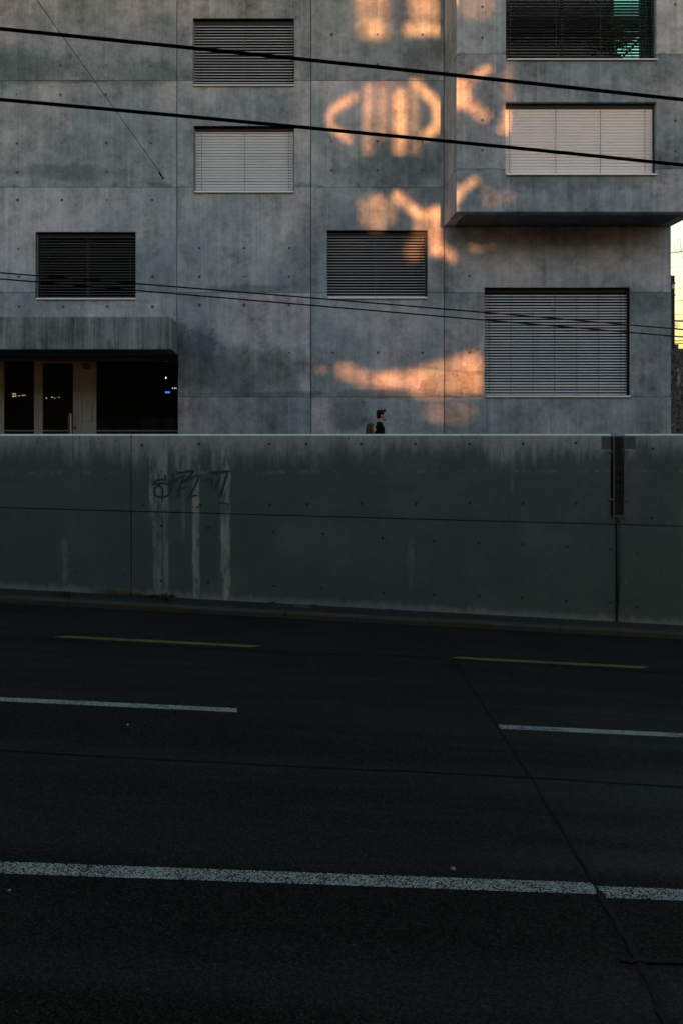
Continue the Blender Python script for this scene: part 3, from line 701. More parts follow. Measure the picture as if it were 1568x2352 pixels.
window(WIN['W4'], DF, R(14), M['slat_grey'], (.065, .5, .945), 'r', 'dark grey blind partly touched by orange sunlight')
window(WIN['W5'], DF, R(31), M['slat_grey'], (.04, .19, .345, .495, .65, .80, .955), 'r', 'tall wide grey blind under the overhanging bay', room=False)
window(BW['B1'], DB, R(4), M['slat_dark'], (.035, .345, .645, .95), 'r', 'dark open blind of the upper bay window', True, pitch=.076, room=False, glazing=False)
window(BW['B2'], DB, R(78), M['slat_pale'], (.035, .345, .645, .945), 'r', 'closed pinkish white blind of the lower bay window', True, pitch=.076)
# rooms behind the upper bay window and behind the tall blind look through to the end wall
def room(x0, x1, y0, y1, z0, z1, closed=False):
    bm = bmesh.new(); bm_box(bm, (x0, y0, z0), (x1, y1, z1)); bm.normal_update()
    bmesh.ops.delete(bm, geom=[f for f in bm.faces if f.normal.y < -.9 or (f.normal.x > .9 and not closed)], context='FACES_ONLY')
    from_bm('room', bm, M['room'], bld)
# the upper bay blind hangs before a deep loggia: glazing set back, its last pane mirror-coated
lx0, lx1, lz0, lz1 = BW['B1']; LY = DB+.5
room(lx0-.25, lx1+.25, DB+.302, 33.0, lz0-.03, lz1+.02, True)
cutx = [lx0-.2, PX(1290, LY), PX(1406, LY), PX(1492, LY), lx1+.2]
for i, (a, b) in enumerate(zip(cutx, cutx[1:])):
    if i == 3:
        box('loggia_pier', (a+.002, LY, lz0-.02), (b, LY+.1, lz1+.01), M['room'], bld); continue
    w = slab('window', a, b-.004, lz0-.02, lz1+.01, [(a+.03, b-.034, lz0+.03, lz1-.03)], LY, .06, M['frame'], bld, 0)
    box('pane', (a+.03, LY+.02, lz0+.03), (b-.034, LY+.03, lz1-.03), M['coated'] if i == 2 else M['glass'], w)
room(WIN['W5'][0]-.2, XJ[4]-.31, DF+.38, 33.0, WIN['W5'][2]-.15, WIN['W5'][3]+.2)

# entrance
DG = 23.75
def EB(name, x0, x1, y0, y1, d0, d1, mat, parent, bev=.003):
    return box(name, (PX(x0, DG), DG+d0, PZ(y1, DG)), (PX(x1, DG), DG+d1, PZ(y0, DG)), mat, parent, bev)
YB = 1052
EB('lintel', -520, 425, 821, 829.7, -.02, .08, M['entry_dark'], bld)
for x0, x1 in ((-210, -198), (-98, -86), (0.5, 10), (79, 89.8), (177.6, 188.7), (213.4, 221.8), (411, 424)):
    EB('post', x0, x1, 829.9, YB, -.01, .08, M['entry'], bld)
EB('cladding_panel', 188.9, 213.2, 829.9, YB, .0, .05, M['entry'], bld, .002)
for x0, x1 in ((-197.8, -98.2), (-85.8, 0.3), (10.2, 78.8), (222, 410.8)):
    EB('glass_pane', x0, x1, 830, YB-12, .03, .045, M['glass'], bld, 0)
    EB('bottom_rail', x0, x1, 987.5, 991, .0, .028, M['entry_dark'], bld)
door = slab('entrance_door', PX(90.2, DG), PX(177.2, DG), PZ(YB, DG), PZ(826+4, DG), [(PX(99, DG), PX(168.6, DG), PZ(YB-14, DG), PZ(834.6, DG))], DG-.02, .06, M['entry'], bld, .004)
EB('pane', 98.9, 168.7, 834.5, YB-14.2, .0, .012, M['glass'], door, 0)
EB('bottom_rail', 99, 168.6, 987.5, 991, -.02, -.002, M['entry_dark'], door)
for y in (843, 875, 943):
    bm = bmesh.new(); c = P(90.2, y, DG); bm_tube(bm, [c+Vector((0, -.045, -.07)), c+Vector((0, -.045, .07))], .016, 10)
    bm_box(bm, c+Vector((.0, -.05, -.03)), c+Vector((.06, -.021, .03))); bm_box(bm, c+Vector((-.045, -.05, -.02)), c+Vector((.0, -.011, .02)))
    from_bm('hinge', bm, M['steel'], door)
hd = EB('door_handle', 159.5, 164.5, 948.5, 1010, -.16, -.13, M['wood'], door, .006)
EB('handle_plate', 164.6, 165.8, 950, 1010, -.155, -.025, M['white'], hd, 0)
EB('lock', 171.5, 175.5, 979, 986, -.03, -.021, M['black'], door)
np_ = EB('number_plate', 192.9, 207.3, 835.4, 847.4, -.025, -.001, M['black'], bld)
def digit(ch, x0, w, y0, y1):
    segs = {'1': [(w*.38, 0, w*.62, 1), (w*.1, .0, w*.38, .16)], '5': [(0, 0, w, .14), (0, 0, w*.24, .5), (0, .43, w, .57), (w*.76, .43, w, 1), (0, .86, w, 1)]}[ch]
    bm = bmesh.new(); h = y1-y0
    for a, b, c, d in segs: bm_box(bm, (PX(x0+a, DG), DG-.030, PZ(y0+d*h, DG)), (PX(x0+c, DG), DG-.026, PZ(y0+b*h, DG)))
    from_bm('digit', bm, M['white'] if False else M['digit'], np_)
M['digit'] = plain('dull_white_print', (0.5, 0.5, 0.5), 0.6)
for ch, x in (('1', 194.2), ('5', 198.3), ('1', 202.6)): digit(ch, x, 3.2, 837.4, 845.6)
ic = EB('intercom', 190.8, 211.4, 932, 967.6, -.02, -.001, M['rail'], bld)
M['btn'] = plain('pale_button', (0.42, 0.43, 0.43), 0.5)
for r_ in range(9):
    for c_ in range(3): EB('bell_button', 191.9+c_*6.3, 195.9+c_*6.3, 942+r_*2.75, 943.7+r_*2.75, -.026, -.0205, M['btn'], ic, 0)
ks = EB('key_switch', 196.8, 204, 921.7, 930.6, -.025, -.001, M['steel'], bld); EB('key_cover', 198.2, 202.6, 923.5, 928.8, -.032, -.0255, M['entry'], ks)
bm = bmesh.new(); bm_box(bm, (-13.6, DG+.12, ZC-1.0), (CANX+.2, 29.5, CANZ+.1)); bm.normal_update()
bmesh.ops.delete(bm, geom=[f for f in bm.faces if f.normal.y < -.9], context='FACES_ONLY'); from_bm('hallway', bm, plain('hall_plaster', (0.16, 0.17, 0.16), .9), bld)
hb_m = concrete('reflected_wall_prop', rgb(0.18, 0.22, 0.21), rgb(0.34, 0.36, 0.35), (), lines=False, contrast=2.2)  # added low wall indoors, standing in for a wall reflected in the glass
for k in range(4): box('reflected_wall_prop', (PX(225+k*48, 25)+.01, 24.6, ZC-.98), (PX(225+(k+1)*48, 25)-.01, 24.75, PZ(960, 24.6)), hb_m, bld, .01)
box('threshold', (-13.6, DF+.31, ZC-1.6), (CANX, 24.0, ZC-.80), M['soffit'], bld)

# small lamps that burn deep in the hallway
def blob(name, c, r, mat, label, cat, group, sub=1, sc=(1, 1, 1)):
    bm = bmesh.new(); r *= .75; bmesh.ops.create_icosphere(bm, subdivisions=sub, radius=r, matrix=Matrix.Diagonal((*sc, 1)))
    bm_tube(bm, [(0, 0, r*.7), (0, 0, r*2.2)], r*.35, 6)
    o = from_bm(name, bm, mat, None, True, c); tag(o, label, cat, group); return o
LW = emit('warm_lamp', rgb(1, .78, .50), 0.9); LB = emit('blue_lamp', rgb(.10, .22, 1.0), 0.45); LH = emit('white_lamp', rgb(1, .93, .82), 1.2)
for i, (x, y, r) in enumerate([(31, 905, .018), (31, 911, .020), (36, 905, .016), (36.5, 910, .018), (45, 909.5, .014), (53, 908.5, .016), (58, 908, .012)]):
    blob('hall_lamp', P(x, y, 27+i*.05), r, LW, 'tiny warm hall lamp glowing behind the side pane left of the entrance door', 'lamp', 'lamps behind the side pane')
for i, (x, y, r) in enumerate([(107, 915, .013), (120, 913, .015), (126, 914.5, .012), (136, 913, .010)]):
    blob('hall_lamp', P(x, y, 27+i*.05), r, LW, 'tiny warm hall lamp glowing behind the glass of the entrance door', 'lamp', 'lamps behind the door glass')
for i, (x, y, r) in enumerate([(397, 892, .012), (401.5, 892.5, .014), (405, 892, .012)]):
    blob('hall_lamp', P(x, y, 27+i*.05), r, LH, 'tiny warm white lamp in a row behind the wide glass pane', 'lamp', 'lamps behind the wide pane')
blob('pendant_lamp', P(381.5, 868.5, 27.1), .026, LH, 'bright single white pendant lamp behind the wide glass pane', 'lamp', None)
sg = box('light_sign', tuple(P(380, 903, 27)), tuple(P(391, 899, 27.03)), LB); tag(sg, 'small blue glowing sign behind the wide glass pane', 'sign')

# plant added behind the upper bay blind, standing in for reflected branches
M['leaf_dark'] = plain('dark_palm_leaf', (0.015, 0.025, 0.012), 0.6)
PB = Vector((PX(1414, 21.75), DB+.34, BW['B1'][2]-.025))
pl = empty('reflection_plant', PB, 'dark spiky plant added for branches reflected in the upper bay glass', 'plant')
bm = bmesh.new(); 
bmesh.ops.create_cone(bm, cap_ends=True, segments=16, radius1=.09, radius2=.12, depth=.3, matrix=Matrix.Translation(PB+Vector((0, 0, .15)))); from_bm('pot', bm, M['black'], pl)
tube('stem', [PB+Vector((0, 0, .35)), PB+Vector((.03, 0, .8)), PB+Vector((.0, 0, 1.15))], .02, M['leaf_dark'], pl, 6)
bm = bmesh.new(); r3 = random.Random(3)
for k in range(60):
    a = r3.uniform(0, 2*math.pi); up = r3.uniform(-.2, 1.0); L = r3.uniform(.4, .85)
    d = Vector((math.cos(a)*.8, math.sin(a)*.08, up)).normalized(); s = d.cross(Vector((.2, 1, .1))).normalized()*.016
    b0 = PB+Vector((0, 0, r3.uniform(.45, 1.0)))
    prev = None
    for i in range(5):
        t = i/4; p = b0+d*L*t+Vector((0, 0, -.28*t*t)); w = s*(1-t*.9)*(1 if i else .5)
        cur = (bm.verts.new(p+w), bm.verts.new(p-w))
        if prev: bm.faces.new((prev[0], prev[1], cur[1], cur[0]))
        prev = cur
from_bm('leaves', bm, M['leaf_dark'], pl)
st = tube('reflection_strut', [P(1418, 142, 21.86), P(1495, 62, 21.86)], .03, M['black'], bld, 6)  # added bar standing in for a reflected diagonal

# ---------------------------------------------------------------- far wall, mast and fence at the end of the building
gf = G('graffiti_stained_wall', 0.9)
a = gf.noise(gf.pos, 3.0, 4, 0.6, 1.2); b2 = gf.noise(gf.off(gf.pos, (7, 3, 1)), 2.2, 3, 0.5, 1.6)
col = gf.mix(gf.noise(gf.sc(gf.pos, 2, 2, .5), 1.0, 5), rgb(0.05, 0.055, 0.055), rgb(0.13, 0.135, 0.13))
wv_ = gf.m_('ABSOLUTE', gf.sub(a, .5))
col = gf.mix(gf.step(wv_, 0.015, 0.035, .9, 0), col, rgb(0.012, 0.012, 0.014))
col = gf.mix(gf.mul(gf.step(b2, .60, .64), .8), col, rgb(0.30, 0.34, 0.37))
gf.color(col)
DW2 = 27.0
fw = empty('side_wall', (PX(1536, DW2)+1, DW2, 1.0), 'old stained wall with graffiti beside the end of the building', 'wall')
wx = [PX(1500, DW2), PX(1545, DW2), PX(1572, DW2), 15.2, 17.5, 20]
for i, (xa, xb) in enumerate(zip(wx, wx[1:])):
    box('wall_section', (xa+.006, DW2+(.0, .02, .01, .0, .02)[i], -1.5), (xb-.006, DW2+.3, PZ(799.5, DW2)-(.012*i)), gf.m, fw, .01)
box('wall_core', (wx[0]+.05, DW2+.06, -1.5), (19.9, DW2+.25, PZ(812, DW2)), M['joint'], fw)
zt = PZ(799.5, DW2)
DM = 27.15
mast = empty('steel_mast', (PX(1542.5, DM), DM, zt), 'dark steel mast with clamps standing on the stained side wall', 'mast')
mx_ = PX(1542.5, DM)
for s in (-1, 1): box('flange', (mx_+s*.044-.008, DM-.06, zt-.004), (mx_+s*.044+.008, DM+.06, PZ(633, DM)), M['rust'], mast)
box('web', (mx_-.036, DM-.005, zt-.004), (mx_+.036, DM+.005, PZ(633, DM)-.004), M['rust'], mast)
for y in (652, 680, 738): box('clamp', (mx_-.075, DM-.075, PZ(y, DM)), (mx_+.075, DM+.075, PZ(y, DM)+.04), M['rust'], mast)
box('sign_box', (mx_-.05, DM-.11, PZ(664, DM)), (mx_+.03, DM-.077, PZ(655, DM)), M['white'], mast)
box('foot_block', (mx_+.06, DM-.08, zt-.004), (mx_+.16, DM+.08, zt+.13), M['rust'], mast)
M['fwire'] = plain('fence_wire', (0.10, 0.10, 0.10), 0.6)
fence = empty('chain_link_fence', (14.2, 27.28, zt-.04), 'chain link fence with a steel rail on top of the stained side wall', 'fence')
fx0, fx1, fz0, fz1 = mx_+.06, 19.5, zt-.02, PZ(720, 27.28); YF = 27.28
bm = bmesh.new(); hgt = fz1-fz0; t = fx0-hgt
while t < fx1:
    for sgn in (1, -1):
        xa, xb, za, zb = t, t+hgt, (fz0 if sgn > 0 else fz1), (fz1 if sgn > 0 else fz0)
        if xa < fx0: za = za+(zb-za)*(fx0-xa)/hgt; xa = fx0
        if xb > fx1: zb = za+(zb-za)*(fx1-xa)/(xb-xa); xb = fx1
        if xb-xa > .02: bm_tube(bm, [(xa, YF+.002*sgn, za), (xb, YF+.002*sgn, zb)], .0028, 4, False)
    t += .085
o = from_bm('chain_mesh', bm, M['fwire'], fence); o['kind'] = 'stuff'
tube('rail', [(fx0-.2, YF-.03, PZ(737.6, YF)), (fx1, YF-.03, PZ(737.6, YF))], .025, M['steel'], fence)
tube('rail', [(fx0-.1, YF-.03, PZ(783, YF)), (fx1, YF-.03, PZ(784, YF))], .012, M['rust'], fence)
tube('rail', [(fx0-.1, YF-.03, PZ(789, YF)), (fx1, YF-.03, PZ(790, YF))], .012, M['rust'], fence)
for xp in (15.4, 17.4, 19.4): tube('fence_post', [(xp, YF-.0, fz0), (xp, YF, fz1+.05)], .03, M['rust'], fence)
tube('hand_wheel', [P(1551.5+4.5*math.cos(k*.5236), 748+6*math.sin(k*.5236), YF-.05) for k in range(13)], .008, M['rust'], fence, 5)
tube('hand_wheel_spoke', [P(1545, 742, YF-.05), P(1553, 751, YF-.05)], .012, M['rust'], fence, 5)
# railway wires in the sky beyond
RW = [((1500, 700), (1700, 668)), ((1500, 618), (1700, 597)), ((1500, 670), (1700, 640)), ((1500, 694), (1700, 678)), ((1500, 725), (1700, 712))]
for i, (a, b) in enumerate(RW):
    o = tube('railway_wire', [P(*a, 40+i), P((a[0]+b[0])/2, (a[1]+b[1])/2+1.5, 40+i), P(*b, 40+i), P(b[0]+400, b[1]-50, 40+i)], .007, M['fwire'], None, 5)
    tag(o, 'thin distant railway wire crossing the pale sky beside the building', 'wire', 'thin wires in the sky')
o = tube('wire_loop', [P(1500, 585, 41), P(1545, 580, 41), P(1562, 578, 41), P(1600, 572, 41)], .018, M['rust'], None, 6); tag(o, 'brown distant bracket arm crossing the pale sky beside the building', 'wire')
o = tube('wire_loop', [P(1569, 566, 42), P(1565, 572, 42), P(1556, 583, 42), P(1550, 580, 42), P(1548, 568, 42), P(1553, 556, 42), P(1558, 549, 42), P(1560, 553, 42), P(1563, 575, 42), P(1568, 600, 42), P(1575, 640, 42), P(1560, 665, 42), P(1553, 669, 42)], .010, M['fwire'], None, 5)
tag(o, 'thin looped wire hanging in the pale sky beside the building', 'wire')

# ---------------------------------------------------------------- overhead lines above the road
def sagging(pts3, D, n=28):
    """a wire through three picture points at one distance, carried on as a parabola past the frame"""
    (x0, y0), (x1, y1), (x2, y2) = pts3
    def q(x): return y0*(x-x1)*(x-x2)/((x0-x1)*(x0-x2))+y1*(x-x0)*(x-x2)/((x1-x0)*(x1-x2))+y2*(x-x0)*(x-x1)/((x2-x0)*(x2-x1))
    return [P(-900+k*(3600/n), q(-900+k*(3600/n)), D+(0.02*k)) for k in range(n+1)]
for (pts, D, r, lab) in (
    ([(0, 66), (712, 138), (1568, 229)], 7.6, .0165, 'thick black overhead cable crossing in front of the topmost blinds'),
    ([(0, 228.5), (712, 294), (1568, 379)], 7.2, .0150, 'thick black overhead cable crossing in front of the closed pale blinds'),
    ([(0, 626.5), (712, 684), (1568, 757)], 11.5, .0095, 'upper of two thin black wires crossing in front of the tall wide blind'),
    ([(0, 640.5), (712, 701), (1568, 774)], 11.5, .0095, 'lower of two thin black wires crossing in front of the tall wide blind')):
    o = tube('overhead_wire', sagging(pts, D), r, M['cable'], None, 10); tag(o, lab, 'wire', 'overhead lines above the road')
aw = P(375, 409, DF); sp = empty('span_wire', aw, 'thin slanting stay wire with a turnbuckle anchored in the concrete facade', 'wire')
far = P(85, 0, 16.5); dirv = (far-aw)
tube('wire', [aw+Vector((0, -.06, .03))+dirv*.03, far, aw+dirv*1.6], .0075, M['wire'], sp, 6)
tube('turnbuckle', [aw+dirv*.012, aw+dirv*.022, aw+dirv*.034, aw+dirv*.045], [.012, .026, .026, .010], M['wire'], sp, 8)
tube('anchor_bolt', [aw+Vector((0, .05, 0)), aw+Vector((0, -.07, 0))], [.03, .022], M['wire'], sp, 8)

# ---------------------------------------------------------------- people on the pavement
def add_ell(bm, c, r, rot=None):
    m = Matrix.Translation(Vector(c)) @ (rot.to_matrix().to_4x4() if rot else Matrix()) @ Matrix.Diagonal((*r, 1)); bmesh.ops.create_icosphere(bm, subdivisions=3, radius=1, matrix=m)
def add_cap(bm, a, b, ra, rb):
    a, b = Vector(a), Vector(b); d = b-a; L = d.length; n = max(3, int(L/min(ra, rb)*1.6))
    for k in range(n+1):
        t = k/n; bmesh.ops.create_icosphere(bm, subdivisions=2, radius=ra+(rb-ra)*t, matrix=Matrix.Translation(a.lerp(b, t)))
def remesh(name, bm, voxel, mat, parent, loc, sm=4):
    me = bpy.data.meshes.new(name); bm.to_mesh(me); bm.free()
    t = bpy.data.objects.new('tmp', me); C.objects.link(t)
    m = t.modifiers.new('r', 'REMESH'); m.mode = 'VOXEL'; m.voxel_size = voxel
    m2 = t.modifiers.new('s', 'SMOOTH'); m2.iterations = sm; m2.factor = .5
    dg = bpy.context.evaluated_depsgraph_get(); dg.update()
    new = bpy.data.meshes.new_from_object(t.evaluated_get(dg)); new.name = name
    bpy.data.objects.remove(t); bpy.data.meshes.remove(me)
    for p in new.polygons: p.use_smooth = True
    new.materials.clear()
    o = mesh_obj(name, new, mat, None)
    o.parent = parent; return o
SKIN = plain('skin', (0.50, 0.33, 0.26), 0.6, 0.3, var=0.1); HAIRB = plain('black_hair', (0.008, 0.007, 0.007), 0.6, 0.2, var=.3, scale=30); HAIRL = plain('brown_hair', (0.055, 0.042, 0.024), 0.55, 0.3, var=.5, scale=30)
CLB = plain('black_cloth', (0.006, 0.006, 0.007), 0.9, 0.1); CLD = plain('dark_denim', (0.02, 0.024, 0.034), 0.9, 0.1); CLG = plain('dark_grey_cloth', (0.03, 0.03, 0.032), 0.9, 0.1); SHOE = plain('pale_shoe', (0.3, 0.3, 0.3), 0.7)
def person(loc, scale, female, label):
    root = empty('person', loc, label, 'person')
    hw = 0.155 if female else 0.175
    hip = {1: Vector((0, .085, .93)), -1: Vector((0, -.085, .93))}
    knee = {1: Vector((.17, .085, .52)), -1: Vector((-.02, -.085, .50))}; ank = {1: Vector((.22, .085, .09)), -1: Vector((-.30, -.085, .17))}
    sh = {s: Vector((-.05, s*hw, 1.43)) for s in (1, -1)}
    elb = {1: Vector((-.13, .235, 1.14)), -1: Vector((-.02, -.235, 1.13))}; wri = {1: Vector((-.10, .245, .89)), -1: Vector((.12, -.245, .91))}
    bm = bmesh.new()
    add_ell(bm, (-.012, 0, 1.715), (.098, .077, .095)); add_ell(bm, (.045, 0, 1.665), (.053, .060, .085)); add_ell(bm, (.045, 0, 1.605), (.050, .050, .036))
    add_ell(bm, (.084, 0, 1.588), (.022, .024, .020)); add_cap(bm, (.096, 0, 1.690), (.120, 0, 1.650), .009, .014); add_ell(bm, (.088, 0, 1.708), (.018, .050, .013))
    add_ell(bm, (.098, 0, 1.622), (.014, .026, .008)); add_ell(bm, (.096, 0, 1.607), (.013, .022, .008))
    for s in (1, -1): add_ell(bm, (-.008, s*.077, 1.668), (.022, .011, .034))
    add_cap(bm, (-.025, 0, 1.62), (-.045, 0, 1.45), .056 if not female else .046, .066 if not female else .052)
    add_ell(bm, (-.04, 0, 1.30), (.105, hw, .19)); add_ell(bm, (-.02, 0, 1.10), (.095, .140 if not female else .120, .16)); add_ell(bm, (-.01, 0, .96), (.105, .160, .12))
    add_cap(bm, (-.045, -hw*.8, 1.45), (-.045, hw*.8, 1.45), .055, .055)
    for s in (1, -1):
        add_cap(bm, sh[s], elb[s], .052, .040); add_cap(bm, elb[s], wri[s], .040, .026)
        d = (wri[s]-elb[s]).normalized(); pm = wri[s]+d*.06
        add_ell(bm, pm, (.040, .018, .050))
        for k in range(4):
            a = pm+Vector((.030-.020*k, 0, -.035)); L = (.060, .070, .066, .050)[k]
            mid_ = a+Vector((.004, -s*.006, -L*.55)); add_cap(bm, a, mid_, .0095, .009); add_cap(bm, mid_, mid_+Vector((.002, -s*.018, -L*.5)), .009, .0075)
        a = pm+Vector((.034, -s*.006, .015)); add_cap(bm, a, a+Vector((.024, -s*.010, -.035)), .011, .010); add_cap(bm, a+Vector((.024, -s*.010, -.035)), a+Vector((.026, -s*.016, -.068)), .010, .008)
        add_cap(bm, hip[s], knee[s], .085, .058); add_cap(bm, knee[s], ank[s], .056, .038)
        fd = Vector((.17, 0, -.035)) if s == 1 else Vector((.13, 0, -.115)); add_cap(bm, ank[s]+Vector((-.03, 0, -.04)), ank[s]+fd, .038, .030)
    body = remesh('body', bm, .0085, SKIN, root, loc, 3)
    # shirt
    bm = bmesh.new()
    add_ell(bm, (-.04, 0, 1.30), (.122, hw+.017, .20)); add_ell(bm, (-.02, 0, 1.10), (.112, .158 if not female else .138, .17)); add_ell(bm, (-.01, 0, .98), (.118, .172, .11))
    add_cap(bm, (-.045, -hw*.8, 1.447), (-.045, hw*.8, 1.447), .071, .071)
    add_cap(bm, (-.043, 0, 1.50), (-.045, 0, 1.44), .071, .085)
    for s in (1, -1):
        e = sh[s].lerp(elb[s], .52); add_cap(bm, sh[s], e, .070, .064)
    remesh('shirt', bm, .010, CLB if not female else CLG, root, loc, 2)
    # trousers, shoes
    bm = bmesh.new(); add_ell(bm, (-.01, 0, .95), (.122, .175, .125))
    for s in (1, -1): add_cap(bm, hip[s], knee[s], .100, .076); add_cap(bm, knee[s], ank[s]+(knee[s]-ank[s])*.06, .074, .060)
    remesh('trousers', bm, .012, CLD, root, loc, 2)
    for s in (1, -1):
        bm = bmesh.new(); fd = Vector((.18, 0, -.042)) if s == 1 else Vector((.13, 0, -.125)); add_cap(bm, ank[s]+Vector((-.035, 0, -.040)), ank[s]+fd, .048, .040)
        remesh('shoe', bm, .009, SHOE, root, loc, 2)
    # hair
    bm = bmesh.new()
    if not female:
        add_ell(bm, (-.030, 0, 1.742), (.100, .083, .082)); add_ell(bm, (-.072, 0, 1.68), (.048, .068, .085)); add_cap(bm, (.0, 0, 1.800), (.078, 0, 1.793), .036, .026)
        add_ell(bm, (.084, 0, 1.802), (.026, .04, .026)); add_cap(bm, (-.10, .01, 1.80), (-.06, .0, 1.812), .014, .02)
        for s in (1, -1): add_ell(bm, (.02, s*.066, 1.742), (.034, .017, .045)); add_ell(bm, (-.04, s*.066, 1.68), (.030, .016, .05))
    else:
        add_ell(bm, (-.030, 0, 1.737), (.108, .090, .088)); add_ell(bm, (-.082, 0, 1.62), (.076, .092, .15)); add_ell(bm, (-.100, 0, 1.47), (.080, .105, .17)); add_ell(bm, (-.085, 0, 1.35), (.058, .10, .14))
        for s in (1, -1): add_ell(bm, (-.02, s*.074, 1.66), (.042, .020, .10)); add_ell(bm, (-.01, s*.085, 1.52), (.045, .026, .12)); add_ell(bm, (.0, s*.09, 1.40), (.04, .025, .10))
        add_cap(bm, (-.02, 0, 1.815), (.055, 0, 1.782), .022, .022)
    remesh('hair', bm, .0065, HAIRB if not female else HAIRL, root, loc, 3)
    for s in (1, -1):
        bm = bmesh.new(); bmesh.ops.create_icosphere(bm, subdivisions=2, radius=.011, matrix=Matrix.Translation((.0845, s*.033, 1.686))); from_bm('eye', bm, M['black'], None, True).parent = root
        bm = bmesh.new(); add_cap(bm, (.096, s*.018, 1.710), (.088, s*.046, 1.708), .007, .005); from_bm('eyebrow', bm, HAIRB if not female else HAIRL, None, True).parent = root
    if not female:
        bm = bmesh.new(); add_ell(bm, (.062, 0, 1.598), (.052, .0495, .030)); bmesh.ops.delete(bm, geom=[v for v in bm.verts if v.co.z > 1.606], context='VERTS')
        o = from_bm('beard', bm, plain('short_stubble', (0.10, 0.062, 0.048), 0.8), None, True); o.parent = root
    root.scale = (scale,)*3
    return root
DMn, DWn = 20.3, 18.5
mxp = PX(875.5, DMn); mu = Vector((mxp, DMn, 0)).dot(EU); person((mxp, DMn, pavz(mu)-.012), (PZ(938.8, DMn)-pavz(mu))/1.835, False, 'dark haired man in a black T-shirt walking behind the retaining wall')
wxp = PX(852.5, DWn); wu = Vector((wxp, DWn, 0)).dot(EU); person((wxp, DWn, pavz(wu)-.012), (PZ(968.4, DWn)-pavz(wu))/1.845, True, 'woman with long brown hair walking just behind the man in black')

# ---------------------------------------------------------------- weeds, litter, cover plate
gg = G('dry_weed', 0.8, 0.2); gg.color(gg.mix(gg.rand(), rgb(0.10, 0.105, 0.055), rgb(0.20, 0.17, 0.09)))
gl_ = G('dark_weed', 0.8, 0.2); gl_.color(gl_.mix(gl_.noise(gl_.pos, 9), rgb(0.030, 0.040, 0.022), rgb(0.075, 0.085, 0.048)))
def weed(x, y, w, h, n, leafy, label, back=.05):
    u, _ = on_wall(x, y); v = VW-back; base = UV(u, v, roadz(u)+.094); r4 = random.Random(int(x))
    bm = bmesh.new()
    for k in range(n):
        off_ = EU*r4.gauss(0, w)+EV*r4.uniform(-.05, .03); off_.z = -KS*off_.dot(EU)
        b0 = base+off_; a = r4.uniform(0, 2*math.pi); L = h*r4.uniform(.4, 1.1); lean = Vector((math.cos(a), math.sin(a)*.6, 0))*r4.uniform(.1, .9)
        d = (Vector((0, 0, 1))+lean).normalized(); s = d.cross(Vector((math.sin(a), 1, .2))).normalized()*(.012 if leafy else .0045)*r4.uniform(.7, 1.3)
        prev = None
        for i in range(4):
            t = i/3; p = b0+d*L*t+lean*L*.35*t*t-Vector((0, 0, L*.25*t*t)); ww = s*((.5, 1.2, .9, .1)[i] if leafy else 1-t*.9)
            cur = (bm.verts.new(p+ww), bm.verts.new(p-ww))
            if prev: bm.faces.new((prev[0], prev[1], cur[1], cur[0]))
            prev = cur
    o = from_bm('weed', bm, gl_.m if leafy else gg.m, None); tag(o, label, 'plant', 'weeds along the foot of the wall'); 
    return o
weed(255, 1357, .15, .26, 90, False, 'dry grass tuft at the wall foot left of the grass tuft on the wall joint')
weed(297, 1360, .13, .26, 100, False, 'dry grass tuft at the wall foot on the vertical wall joint')
weed(335, 1366, .16, .12, 50, True, 'low creeping weed at the wall foot right of the grass tufts', .12)
weed(157, 1362, .06, .17, 26, True, 'dark leafy weed growing at the kerb before the grass tufts', .45)
weed(380, 1377, .05, .22, 26, True, 'dark leafy weed growing at the kerb below the graffiti tag', .38)
weed(394, 1375, .03, .16, 12, True, 'small leafy weed at the wall foot below the graffiti tag')
weed(625, 1382, .03, .09, 8, True, 'tiny weed at the wall foot left of the cover plate')
weed(725, 1389, .03, .07, 8, True, 'tiny weed at the wall foot right of the cover plate')
weed(895, 1400, .02, .05, 6, True, 'tiny weed at the wall foot far right of the cover plate')
cu, _ = on_wall(692, 1390); bm = bmesh.new()
bm_box(bm, (-.15, -.05, -.004), (.15, .05, .012), None)
for k in range(6): bm_box(bm, (-.13+k*.046, -.035, .0125), (-.10+k*.046, .035, .016))
o = from_bm('cover_plate', bm, plain('cover_steel', (.10, .11, .11), .5, .4), None, loc=UV(cu, VW-.22, roadz(cu)+.1)); o.rotation_euler = (0, math.atan(KS), TH); tag(o, 'small grey metal cover plate in the strip below the wall', 'cover plate')
def scrap(x, y, s, mat, label):
    u, v = on_road(x, y); r5 = random.Random(int(x*3)); bm = bmesh.new()
    bmesh.ops.create_icosphere(bm, subdivisions=2, radius=s)
    for w in bm.verts: w.co = Vector((w.co.x*r5.uniform(.7, 1.4), w.co.y*r5.uniform(.6, 1.2), max(-s*.3, w.co.z*r5.uniform(.4, .9))))
    o = from_bm('litter_scrap', bm, mat, None, loc=UV(u, v, roadz(u)+s*.3)); tag(o, label, 'litter', 'scraps of litter on the road')
PAPER = plain('crumpled_paper', (.55, .57, .60), .8); DULL = plain('dull_litter', (.10, .11, .11), .8)
scrap(1040, 1996, .017, PAPER, 'crumpled white paper scrap just above the solid white line')
scrap(294, 1665, .013, PAPER, 'tiny white scrap below the left white dash')
scrap(22, 2046, .011, PAPER, 'small pale sliver below the solid white line')
scrap(171, 2051, .010, DULL, 'dull grey scrap below the solid white line')
scrap(1365, 2110, .006, DULL, 'tiny dull pebble beside the grey tar seam')

